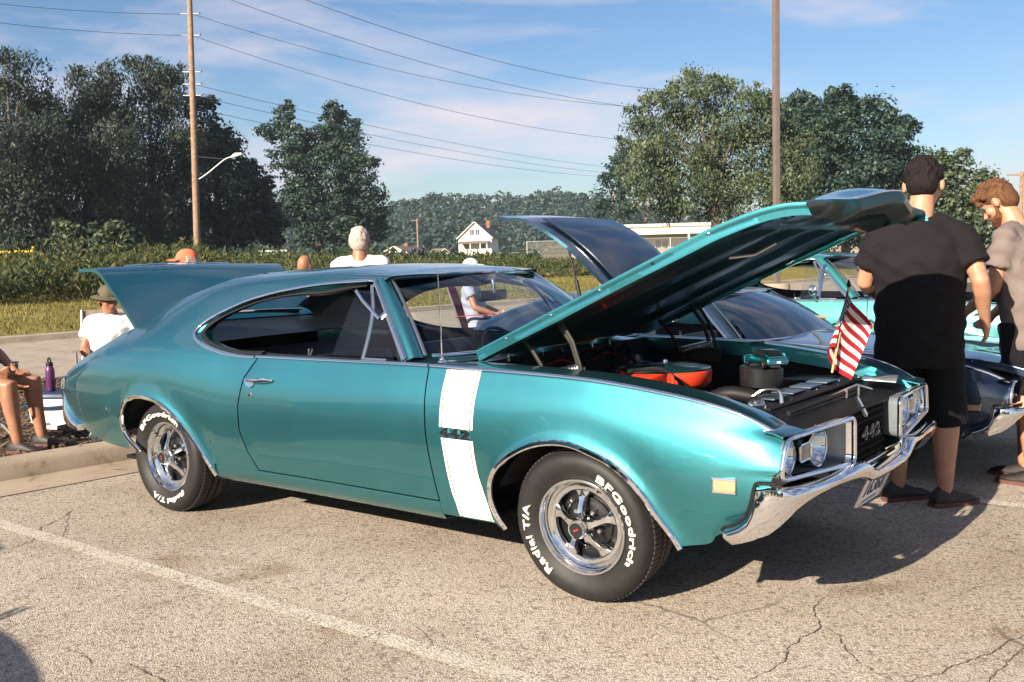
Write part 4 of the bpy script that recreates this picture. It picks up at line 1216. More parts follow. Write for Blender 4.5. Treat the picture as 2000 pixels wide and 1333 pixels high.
# gutter pan and rolled kerb
def kerb(name, x, side, y0, y1, parent=None):
    prof = [(0, .001), (.010, .006), (-.42, -.002), (-.45, .010), (-.475, .10), (-.50, .128), (-.53, .138), (-.66, .140), (-.67, .10)]
    for k in range(int((y1-y0)/3)):
        a = y0+3*k+.006; b = y0+3*k+2.994
        mb = MB(); mb.grid([[Vector((x+side*px+SK*y, y, pz)) for px, pz in prof] for y in (a, (a+b)/2, b)])
        tag(mb.build(name, M['kerb'], None, autos=40), kind='structure')
kerb('kerb', GX, 1, -9, 18)
strip_ground('mulch_bed', -9.9, GX-.66, .105, M['mulch'], -20, 40)
strip_ground('road', -17.6, -9.9, .004+.008, M['road'])
mb = MB(); mb.grid([[Vector((x+SK*y, y, z)) for x, z in ((-17.6, .013), (-17.72, .02), (-17.76, .13), (-17.95, .15), (-18.0, .15))] for y in [-60+4*i for i in range(60)]])
tag(mb.build('far_kerb', M['kerb'], autos=40), kind='structure')
mb = MB(); mb.grid([[Vector((x+SK*y, y, z)) for x, z in ((-18.0, .14), (-20, .30), (-24, .62), (-29, .85), (-36, .9))] for y in [-60+4*i for i in range(60)]])
tag(mb.build('grass_verge', M['lawn']), kind='structure')

# painted bay line
mb = MB(); mb.grid([[Vector((x, -1.60+dy-.02*(x+1.7)*.4, .004)) for dy in (-.05, .05)] for x in [-4.0+.2*i for i in range(50)]])
tag(mb.build('bay_line', M['paintline']), kind='structure')
mb = MB(); mb.grid([[Vector((x, 1.75+dy, .004)) for dy in (-.05, .05)] for x in [-4.0+.2*i for i in range(50)]])
tag(mb.build('bay_line', M['paintline']), kind='structure')

# cracks: jagged dark gaps in the asphalt
def unproj(px, py, z=0.0):
    d = ray(px, py); t = (z-CAM.z)/d.z; return CAM+d*t
def crack(pixels, w, seed):
    r = random.Random(seed); P = [unproj(*q) for q in pixels]; pts = []
    for a, b in zip(P[:-1], P[1:]):
        n = max(3, int((b-a).length/.018))
        for i in range(n): pts.append(a.lerp(b, i/n))
    pts.append(P[-1]); off = 0; L = []; Rr = []
    for i, p in enumerate(pts):
        t = (pts[min(i+1, len(pts)-1)]-pts[max(i-1, 0)]).normalized(); nn = Vector((-t.y, t.x, 0))
        off = off*.8+r.uniform(-1, 1)*.008; ww = w*r.uniform(.25, 1.1)*math.sin(math.pi*(i+.6)/(len(pts)+.4))**.35
        L.append(p+nn*(off-ww/2)+Vector((0, 0, .003))); Rr.append(p+nn*(off+ww/2)+Vector((0, 0, .003)))
    mb = MB(); mb.grid([L, Rr]); mb.build('crack', M['crack'], lot)
for i, (pp, w) in enumerate([
    ([(1612, 1165), (1585, 1195), (1600, 1225), (1545, 1262), (1535, 1295), (1470, 1333)], .012),
    ([(1600, 1215), (1640, 1250), (1665, 1290), (1735, 1333)], .010),
    ([(1775, 1340), (1850, 1312), (1930, 1275), (2005, 1240)], .014), ([(1930, 1340), (1965, 1300), (2005, 1262)], .012),
    ([(140, 995), (120, 1015), (85, 1030), (60, 1060), (10, 1075)], .014), ([(135, 1000), (130, 1035), (115, 1060)], .010),
    ([(248, 1300), (300, 1320), (330, 1336)], .014), ([(150, 1270), (170, 1300)], .010), ([(460, 1075), (520, 1060), (600, 1020), (690, 1000)], .006),
    ([(810, 1225), (830, 1250), (860, 1300)], .008), ([(0, 1170), (90, 1125), (240, 1100)], .006), ([(20, 1230), (15, 1200), (60, 1175)], .007),
    ([(30, 1120), (150, 1080), (300, 1062), (440, 1090)], .005), ([(330, 1180), (420, 1160), (480, 1120)], .004),
    ([(1330, 1250), (1400, 1275), (1425, 1310)], .004), ([(1840, 1180), (1900, 1150), (2000, 1128)], .005)]):
    crack(pp, w*.55, 50+i)

# loose wood chips on the mulch near the kerb
def flakes(n, box, size, z, seed):
    r = np.random.default_rng(seed); y = r.uniform(box[2], box[3], n); x = r.uniform(box[0], box[1], n)+SK*y
    c = np.stack([x, y, np.full(n, z)+r.uniform(0, .02, n)], 1)
    a = r.uniform(0, 2*np.pi, n); tl = r.uniform(-.6, .6, (n, 2)); L = size*r.uniform(.4, 1.5, n); W = size*r.uniform(.15, .4, n)
    u = np.stack([np.cos(a), np.sin(a), tl[:, 0]], 1)*L[:, None]; v = np.stack([-np.sin(a), np.cos(a), tl[:, 1]], 1)*W[:, None]
    V = np.stack([c-u-v, c+u-v, c+u*.9+v, c-u*.8+v], 1).reshape(-1, 3)
    return mesh_np('flakes', V, np.arange(4*n).reshape(-1, 4), False)
o = link_mesh('wood_chips', flakes(26000, (-9.8, GX-.60, -3.5, 7.0), .028, .112, 3), M['chip']); tag(o, 'scattered wood chips covering the planting bed behind the kerb', 'wood chips', kind='stuff')
# grass blades on the verge edge
def blades(n, fx0, fx1, y0, y1, h, w, zfun, seed, skew=SK):
    r = np.random.default_rng(seed); y = r.uniform(y0, y1, n); x = r.uniform(fx0, fx1, n); z = zfun(x); x = x+skew*y
    hh = h*r.uniform(.45, 1.25, n); a = r.uniform(0, np.pi, n); ln = r.normal(0, .30, (n, 2))*hh[:, None]
    b = np.stack([x, y, z], 1); s = np.stack([np.cos(a), np.sin(a), 0*a], 1)*(w*r.uniform(.6, 1.4, n))[:, None]
    m = b+np.stack([ln[:, 0]*.4, ln[:, 1]*.4, hh*.6], 1); tp = b+np.stack([ln[:, 0], ln[:, 1], hh], 1)
    V = np.stack([b-s, b+s, m+s*.8, m-s*.8, m-s*.8, m+s*.8, tp+s*.15, tp-s*.15], 1).reshape(-1, 3)
    return mesh_np('blades', V, np.arange(8*n).reshape(-1, 4), False)
def leafmat(name, stops, rough=.6, trans=.25, scale=1.2):
    t = NT(name); t.set(roughness=rough); t.bsdf.inputs['Specular IOR Level'].default_value = .35
    inf = t.new('ShaderNodeNewGeometry')
    n = t.math('ADD', t.math('MULTIPLY', t.noise(scale, 4, .6), .62), t.math('MULTIPLY', inf.outputs['Random Per Island'], .38))
    col = t.ramp(n, stops); t.color(col)
    tl = t.new('ShaderNodeBsdfTranslucent'); mx = t.new('ShaderNodeMixShader'); mx.inputs[0].default_value = trans
    t.l.new(col, tl.inputs[0]); t.l.new(t.bsdf.outputs[0], mx.inputs[1]); t.l.new(tl.outputs[0], mx.inputs[2]); t.l.new(mx.outputs[0], t.out.inputs[0])
    return t.mat
M['blade'] = leafmat('lawn_blades', [(.3, (.075, .085, .016)), (.5, (.17, .155, .038)), (.7, (.30, .24, .07))], .7, .3, .5)
M['weed'] = leafmat('weed_leaves', [(.32, (.020, .040, .012)), (.5, (.050, .075, .022)), (.66, (.13, .115, .035)), (.8, (.24, .18, .07))], .7, .3, .8)
M['weedg'] = leafmat('green_weed_leaves', [(.32, (.015, .035, .016)), (.55, (.035, .065, .024)), (.75, (.085, .10, .035))], .7, .3, .6)
zv = lambda x: np.interp(-x, [18.0, 20, 24, 29, 36], [.14, .30, .62, .85, .9])
o = link_mesh('lawn_grass', blades(70000, -29.5, -18.0, -6, 30, .07, .010, zv, 5), M['blade']); tag(o, 'mown yellow-green grass on the strip beyond the street', 'grass', kind='stuff')
# ================================================================== weeds, trees, far wood
def cloud(blobs, leaf, dens, droop=0.0, seed=0, narrow=1.0, fill=.25, tufts=30):
    """leaf-sized faces gathered in tufts over the shells of many blobs (centre, (rx, ry, rz))"""
    r = np.random.default_rng(seed); out = []
    for c, R in blobs:
        R = np.array(R); rm = R.mean(); n = max(60, int(4.2*dens*4*math.pi*rm**2/(leaf*leaf)))
        k = max(6, int(tufts*min(1.0, rm/1.2)))
        td = r.normal(size=(k, 3)); td[:, 2] += .12; td /= np.linalg.norm(td, axis=1)[:, None]
        tr = r.uniform(.66, 1.06, k); ts = r.uniform(.13, .26, k)
        pick = r.integers(0, k, n); g = r.normal(size=(n, 3))*np.array((1, 1, .55))
        d = td[pick]; p = np.array(c)+R*(d*tr[pick][:, None]+g*ts[pick][:, None])
        nrm = d*.5+np.sign(g)*np.abs(g)*.55+r.normal(0, .5, (n, 3))+np.array((0, 0, .55))
        inn = r.random(n) < fill
        q = r.normal(size=(n, 3)); q /= np.linalg.norm(q, axis=1)[:, None]
        p[inn] = np.array(c)+(q*r.uniform(.25, .85, n)[:, None]*R)[inn]
        if droop: p[:, 2] -= droop*(r.random(n)**2)*R[2]*(.35+np.hypot(d[:, 0], d[:, 1]))
        nrm /= np.linalg.norm(nrm, axis=1)[:, None]
        u = np.cross(nrm, r.normal(size=(n, 3))); u /= np.linalg.norm(u, axis=1)[:, None]
        if droop: u = u*.6+np.array((0, 0, -1.0))*.7; u /= np.linalg.norm(u, axis=1)[:, None]
        v = np.cross(nrm, u); v /= np.linalg.norm(v, axis=1)[:, None]+1e-6
        s = leaf*r.uniform(.5, 1.25, n)[:, None]
        u = u*s*.62; v = v*s*.42*narrow
        out.append(np.stack([p-u, p+v*.9-u*.1, p+u, p-v-u*.1], 1).reshape(-1, 3))
    V = np.concatenate(out)
    return mesh_np('leaves', V, np.arange(len(V)).reshape(-1, 4), False)

def at_px(px, py, dist):
    """point at a horizontal distance from the camera seen in that photo direction"""
    d = ray(px, py); h = math.hypot(d.x, d.y); return CAM+d*(dist/h)

def tree(name, label, base_px, dist, blobs, leaf, mat, bark, dens=.55, droop=0.0, narrow=1.0, seed=1, group=None, trunk_r=.28, limbs=True, depth=.85, fill=.25, base_z=0.5):
    g = ground_at(base_px, dist); root = empty(name, (g.x, g.y, 0))
    tag(root, label, 'tree', group)
    r = random.Random(seed); B = []
    k = dist/FPX
    vd = ray(base_px, 480); vd = Vector((vd.x, vd.y, 0)).normalized()
    for (px, py, rp) in blobs:
        c = at_px(px, py, dist)-Vector((g.x, g.y, 0)) + vd*r.uniform(-1, 1)*rp*k*.9
        B.append((tuple(c), (rp*k, rp*k*depth, rp*k*.92)))
        for q in range(4):     # smaller knots on the outside for an uneven outline
            a = r.uniform(0, 6.28); e = r.uniform(-.5, 1.1); rr = rp*k*r.uniform(.28, .5)
            o = Vector((math.cos(a)*math.cos(e), math.sin(a)*math.cos(e), math.sin(e)))*rp*k*r.uniform(.8, 1.02)
            B.append((tuple(c+o), (rr, rr, rr*.9)))
    link_mesh('crown', cloud(B, leaf, dens, droop, seed, narrow, fill), mat, root)
    top = max(B, key=lambda b: b[0][2])[0][2]
    mb = MB(); mb.tube(catmull([Vector((0, 0, -.1)), Vector((.1, .05, top*.25)), Vector((-.1, .1, top*.55)), Vector((.05, 0, top*.85))], 14), [trunk_r*(1.25-1.1*i/13) for i in range(14)], 9); tr = mb.build('trunk', bark, root)
    if limbs:
        for i in range(min(7, len(blobs))):
            c = Vector(B[i*5][0]); z0 = max(top*.2, c.z*.55); mb = MB(); s0 = Vector((0, 0, z0))
            mb.tube(catmull([s0, s0.lerp(c, .45)+Vector((0, 0, .3)), c], 9), [trunk_r*.45*(1-.85*j/8) for j in range(9)], 6); mb.build('limb', bark, root)
    return root

M['bark'] = simple('grey_bark', (.075, .058, .045), .9, var=.45, scale=6, bump=.8, bscale=20)
M['willow'] = leafmat('willow_leaves', [(.30, (.012, .024, .020)), (.5, (.022, .040, .028)), (.64, (.042, .058, .034)), (.8, (.085, .080, .042))], .55, .22, .45)
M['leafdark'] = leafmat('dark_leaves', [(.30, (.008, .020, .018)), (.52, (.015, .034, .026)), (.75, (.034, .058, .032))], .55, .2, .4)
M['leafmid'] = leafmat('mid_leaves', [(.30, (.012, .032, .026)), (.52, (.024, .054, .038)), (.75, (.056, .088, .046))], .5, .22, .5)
M['leafpale'] = leafmat('ash_leaves', [(.28, (.026, .050, .030)), (.5, (.056, .088, .044)), (.75, (.13, .15, .066))], .5, .25, .6)  # paler green leaf tones, mixed at random over the whole crown
M['leaffar'] = leafmat('far_wood_leaves', [(.30, (.016, .042, .036)), (.55, (.030, .062, .048)), (.78, (.058, .088, .054))], .6, .2, .08)

GL = 'tall trees beyond the street on the left'
tree('willow_tree', 'feathery tall tree at the left edge of the photo, partly cut off', 35, 58, [(40,150,50),(22,215,72),(70,265,55),(15,310,88),(75,350,62),(30,410,88),(-20,470,70),(80,450,60)], .19, M['willow'], M['bark'], .62, .45, .55, 11, GL)
tree('willow_tree', 'broad feathery tree between the left edge and the utility pole', 185, 60, [(190,165,48),(140,225,52),(215,215,58),(120,300,70),(200,310,80),(150,390,80),(235,400,72),(110,455,60),(200,470,62)], .19, M['willow'], M['bark'], .62, .45, .55, 12, GL)
tree('willow_tree', 'feathery tree with a rounded top just left of the utility pole', 305, 62, [(290,150,42),(318,190,48),(275,245,58),(335,270,52),(300,330,75),(345,380,60),(290,430,72),(330,470,60)], .19, M['willow'], M['bark'], .62, .45, .55, 13, GL)
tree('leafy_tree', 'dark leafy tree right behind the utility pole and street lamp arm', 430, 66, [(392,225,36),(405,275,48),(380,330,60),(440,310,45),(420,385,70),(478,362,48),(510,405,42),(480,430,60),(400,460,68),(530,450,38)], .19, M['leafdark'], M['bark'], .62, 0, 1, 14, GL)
tree('leafy_tree', 'tall forked green tree in the middle distance above the white-haired man', 625, 92, [(552,222,24),(540,258,28),(575,268,28),(648,222,24),(668,250,30),(640,268,30),(600,300,42),(560,318,34),(682,300,40),(640,350,58),(705,352,46),(590,380,44),(728,400,36),(670,420,62),(600,440,52),(735,445,34)], .24, M['leafmid'], M['bark'], .60, 0, 1, 15)
tree('leafy_tree', 'big broad sunlit tree left of the steel light pole', 1395, 50, [(1345,178,46),(1410,188,48),(1290,225,52),(1255,285,46),(1240,235,26),(1365,255,74),(1455,232,56),(1482,290,56),(1425,330,78),(1335,345,76),(1275,350,56),(1470,385,46),(1545,372,38),(1305,398,38),(1390,385,48),(1545,405,40),(1505,235,46),(1540,285,52),(1530,340,50),(1565,330,44)], .16, M['leafpale'], M['bark'], .55, .30, .62, 16, None, .3)
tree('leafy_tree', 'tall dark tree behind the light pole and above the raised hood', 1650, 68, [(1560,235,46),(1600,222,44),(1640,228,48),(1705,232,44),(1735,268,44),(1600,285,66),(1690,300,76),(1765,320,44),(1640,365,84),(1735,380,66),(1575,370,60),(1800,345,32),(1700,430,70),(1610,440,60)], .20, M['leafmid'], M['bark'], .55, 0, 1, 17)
tree('leafy_tree', 'lower tree between the two standing men at the right', 1868, 62, [(1830,335,36),(1872,325,30),(1895,380,52),(1845,410,60),(1905,440,50),(1955,478,46),(1870,470,50),(1800,420,50),(2010,470,40)], .19, M['leafpale'], M['bark'], .55, 0, 1, 18)
tree('sparse_tree', 'sparse tree with pale bare limbs left of the small utility pole', 1212, 110, [(1205,322,26),(1190,352,22),(1228,345,20),(1215,300,16),(1185,385,34),(1230,400,30),(1200,420,34)], .34, M['leafmid'], simple('pale_bark', (.26, .18, .13), .9), .30, 0, 1, 19, None, .35)

# the low bushes under the left trees
for i, (px, blobs, lab) in enumerate([(150, [(130,470,34),(170,480,30),(150,500,30)], 'bright green bush by the yellow barrier at the left'), (225, [(215,465,36),(245,490,32),(200,500,30)], 'leafy bush right of the yellow barrier under the trees')]):
    t = tree('bush', lab, px, 44, blobs, .16, M['leafpale'], M['bark'], .7, 0, 1, 30+i, 'bushes under the left trees', .05, False)
    t['category'] = 'bush'
# the far wooded hillside: one mass
r = random.Random(5); B = []
def hill_top(px): return lin([(-200, 420), (300, 410), (740, 400), (780, 392), (850, 380), (905, 378), (960, 388), (1000, 380), (1060, 372), (1100, 368), (1140, 380), (1200, 392), (1500, 420), (2400, 440)], px)
for row, (dist, dy) in enumerate(((360, 0), (340, 15), (320, 30), (300, 46), (280, 62), (262, 78))):
    px = -120
    while px < 2300:
        rp = r.uniform(13, 24)*1.05; py = hill_top(px)+dy+rp*.9+r.uniform(-5, 9); k = dist/FPX
        c = at_px(px, py, dist); B.append((tuple(c), (rp*k*1.15, rp*k, rp*k)))
        for q in range(2):
            a = r.uniform(0, 6.28); B.append(((c.x+math.cos(a)*rp*k*.9, c.y+math.sin(a)*rp*k*.9, c.z+r.uniform(-.1, .8)*rp*k), (rp*k*.45,)*3))
        px += rp*1.05 if 700 < px < 1300 else rp*1.9
o = link_mesh('distant_wood', cloud(B, 1.15, .42, 0, 77, 1, .12, 14), M['leaffar']); tag(o, 'wooded hillside along the horizon behind the houses', 'wood', kind='stuff')
# hillside ground below the wood
mb = MB(); G = []
for dist, dz in ((235, .3), (290, 3), (360, 10), (600, 14)):
    G.append([ground_at(px, dist)+Vector((0, 0, dz)) for px in range(-400, 2500, 100)])
mb.grid(G); tag(mb.build('hillside', M['field']), kind='structure')

# tall weeds: near belt, then the field behind
zf = lambda x: np.interp(-x, [20, 24, 29, 36, 70, 120], [.30, .62, .85, .9, .7, .5])
def weeds(n, d0, d1, h, w, seed, px0, px1):
    r = np.random.default_rng(seed); px = r.uniform(px0, px1, n); d = np.sqrt(r.uniform(d0*d0, d1*d1, n))
    a = np.arctan2(px-1000, FPX); fx, fy = -math.sin(YAW), math.cos(YAW); rx, ry = math.cos(YAW), math.sin(YAW)
    x = CAM.x+d*(fx*np.cos(a)+rx*np.sin(a)); y = CAM.y+d*(fy*np.cos(a)+ry*np.sin(a))
    xs = x-SK*y; keep = xs < -23.2; x, y, xs = x[keep], y[keep], xs[keep]; n = len(x)
    z = zf(xs); out = []
    pat = .70+.38*np.sin(x*.9+np.sin(y*.7)*2)*np.sin(y*.55+1.3)+.25*np.sin(x*.31+y*.23)
    ht = h*r.uniform(.5, 1.2, n)*np.clip(pat, .35, 1.4)*np.interp(px[keep], [300, 520, 1000, 1080], [1.0, .72, .72, .35])
    for k in range(5):
        f = r.uniform(.15, 1.0, n); c = np.stack([x+r.normal(0, .09, n), y+r.normal(0, .09, n), z+ht*f], 1)
        u = r.normal(size=(n, 3)); u[:, 2] = np.abs(u[:, 2])+.6; u /= np.linalg.norm(u, axis=1)[:, None]; v = np.cross(u, r.normal(size=(n, 3))); v /= np.linalg.norm(v, axis=1)[:, None]
        s = (w*r.uniform(.6, 1.5, n))[:, None]; u = u*s*1.8; v = v*s*.55
        out.append(np.stack([c-u, c+v, c+u, c-v], 1).reshape(-1, 3))
    V = np.concatenate(out); return mesh_np('weeds', V, np.arange(len(V)).reshape(-1, 4), False)
o = link_mesh('tall_weeds', weeds(52000, 26, 52, 1.15, .045, 21, -420, 1380), M['weed']); tag(o, 'tall yellowing weeds growing beyond the mown strip', 'weeds', kind='stuff')
o = link_mesh('green_scrub', weeds(26000, 48, 120, 1.5, .10, 22, -420, 1060), M['weedg']); tag(o, 'green scrub covering the field in front of the houses', 'scrub', kind='stuff')

# the row of trees across the lot, behind the photographer: they show only as the dark band mirrored in the paint
r = random.Random(9); B = []
for k in range(26):
    x = -60+k*5.2+r.uniform(-1, 1); y = -58+r.uniform(-3, 3); h = r.uniform(2.6, 4.2)
    for q in range(4): B.append(((x+r.uniform(-1.5, 1.5), y+r.uniform(-1, 1), h*.5+q*h*.42), (h*.75, h*.7, h*.6)))
o = link_mesh('roadside_trees', cloud(B, .55, .5, 0, 78, 1, .2, 14), M['leafdark']); tag(o, 'row of leafy trees across the lot behind the photographer', 'trees', kind='stuff')
# ================================================================== people
def skin_mat(name, a, b):
    t = NT(name); t.set(roughness=.52, subsurface_weight=.12); t.bsdf.inputs['Subsurface Radius'].default_value = (.02, .008, .004)
    t.bsdf.inputs['Subsurface Scale'].default_value = .5
    t.color(t.ramp(t.noise(16, 5, .6), [(.3, a), (.7, b)])); t.bump(t.noise(160, 3, .5), .12, .002); return t.mat
M['skin'] = skin_mat('fair_skin', (.36, .175, .105), (.46, .245, .155))  # the lighter of the two skin tones
M['tan'] = skin_mat('tanned_skin', (.26, .115, .065), (.34, .165, .095))
def cloth_mat(name, col, var=.15):
    t = NT(name); t.set(roughness=.9); t.bsdf.inputs['Specular IOR Level'].default_value = .2
    t.color(t.ramp(t.noise(5, 5, .6), [(.3, tuple(c*(1-var) for c in col)), (.7, tuple(min(1, c*(1+var)) for c in col))]))
    h = t.math('ADD', t.math('MULTIPLY', t.noise(7, 3, .5, dist=.8), .9), t.math('MULTIPLY', t.noise(420, 2, .5), .04)); t.bump(h, .6, .03); return t.mat
M['shirt_black'] = cloth_mat('charcoal_tee', (.0095, .008, .0095)); M['shirt_grey'] = cloth_mat('grey_tee', (.155, .125, .115)); M['shirt_white'] = cloth_mat('white_tee', (.72, .70, .68), .04)
M['shirt_blue'] = cloth_mat('blue_grey_tee', (.30, .32, .40)); M['shorts'] = cloth_mat('black_shorts', (.006, .006, .008)); M['denim'] = cloth_mat('navy_shorts', (.03, .04, .07)); M['purple'] = cloth_mat('violet_top', (.12, .11, .32))
M['orange_cloth'] = cloth_mat('faded_orange_cotton', (.72, .16, .085)); M['olive'] = cloth_mat('olive_hat', (.10, .09, .055)); M['redcloth'] = cloth_mat('red_chair_fabric', (.35, .03, .05)); M['khaki'] = cloth_mat('tan_chair_fabric', (.26, .20, .16)); M['mint'] = cloth_mat('pale_green_top', (.42, .60, .35))
def hair_mat(name, a, b):
    t = NT(name); t.set(roughness=.75); t.bsdf.inputs['Specular IOR Level'].default_value = .2
    mp = t.new('ShaderNodeMapping'); mp.inputs['Scale'].default_value = (1, 1, .25); t.l.new(t.obj(), mp.inputs[0])
    n = t.noise(120, 3, .6, mp.outputs[0]); t.color(t.ramp(n, [(.3, a), (.7, b)])); t.bump(n, .8, .012); return t.mat
M['hair_dark'] = hair_mat('dark_hair', (.005, .003, .004), (.016, .010, .010)); M['hair_brown'] = hair_mat('brown_hair', (.05, .022, .010), (.16, .075, .035)); M['hair_red'] = hair_mat('ginger_beard', (.085, .032, .015), (.19, .075, .036)); M['hair_white'] = hair_mat('white_hair', (.34, .25, .20), (.56, .48, .43))
M['shoe'] = simple('dark_shoe', (.018, .014, .013), .6); M['shoew'] = simple('white_shoe', (.66, .62, .55), .6); M['sole'] = simple('brown_sole', (.10, .04, .03), .7)

STAND = dict(pelvis=(0,0,.94), waist=(0,.01,1.08), chest=(0,.0,1.28), neck=(0,-.01,1.49), head=(0,.03,1.655), shr=(.185,0,1.435), elr=(.235,-.03,1.14), wrr=(.245,.06,.90), shl=(-.185,0,1.435), ell=(-.235,-.03,1.14), wrl=(-.245,.06,.90),
             hir=(.095,0,.92), knr=(.11,.02,.50), anr=(.115,-.03,.085), hil=(-.095,0,.92), knl=(-.11,.02,.50), anl=(-.115,-.03,.085))
SIT = dict(pelvis=(0,0,.46), waist=(0,-.03,.60), chest=(0,-.07,.80), neck=(0,-.10,1.01), head=(0,-.07,1.175), shr=(.185,-.09,.955), elr=(.25,.0,.70), wrr=(.20,.24,.62), shl=(-.185,-.09,.955), ell=(-.25,.0,.70), wrl=(-.20,.24,.62),
           hir=(.10,.02,.46), knr=(.14,.44,.50), anr=(.14,.48,.085), hil=(-.10,.02,.46), knl=(-.14,.44,.50), anl=(-.14,.48,.085))

def remesh(mb, name, mat, parent, vox, smooth=5, wr=0.0):
    o = mb.build(name, mat, parent, autos=0)
    o.parent = None
    mods = [('REMESH', dict(mode='VOXEL', voxel_size=vox)), ('SMOOTH', dict(factor=.5, iterations=smooth))]
    baked(o, mods)
    me = o.data
    if wr:
        n = len(me.vertices); co = np.zeros(n*3); me.vertices.foreach_get('co', co); co = co.reshape(-1, 3); no = np.zeros(n*3); me.vertices.foreach_get('normal', no); no = no.reshape(-1, 3)
        d = np.sin(co[:, 2]*34+np.sin(co[:, 0]*21)*1.7+co[:, 1]*13)*np.sin(co[:, 0]*17+co[:, 2]*9+1.2)+.6*np.sin(co[:, 2]*61+co[:, 0]*37)
        me.vertices.foreach_set('co', (co+no*(d*wr)[:, None]).ravel())
    me.polygons.foreach_set('use_smooth', [True]*len(me.polygons)); me.update()
    if len(me.materials) == 0: me.materials.append(mat)
    o.parent = parent
    return o

def hand(mb, w, dirv, palm_n, side, curl=.5, s=1.0):
    """palm with four unequal fingers and a thumb leaving its side"""
    f = dirv.normalized(); n = (palm_n-f*palm_n.dot(f)).normalized(); a = f.cross(n)*side
    pc = w+f*.045*s
    R = Matrix((a, n, f)).transposed(); mb.ellipsoid(pc, (.040*s, .016*s, .052*s), 10, 6, R)
    for k, (o, L) in enumerate(((.030, .066), (.011, .076), (-.010, .070), (-.029, .055))):
        b = w+f*.082*s+a*o*s; p = [b-f*.02*s]; d = f.copy()
        for seg in range(3):
            d = (d+n*curl*.55).normalized(); p.append(p[-1]+d*(L*s*(.50, .30, .26)[seg]))
        mb.tube(p, [.0095*s, .009*s, .0085*s, .0065*s], 6)
    b = w+f*.03*s+a*.032*s; d = (f*.7+a*.8+n*.35).normalized()
    mb.tube([b-a*.01*s, b+d*.03*s, b+d*.045*s+f*.018*s, b+d*.05*s+f*.036*s], [.012*s, .011*s, .010*s, .007*s], 6)

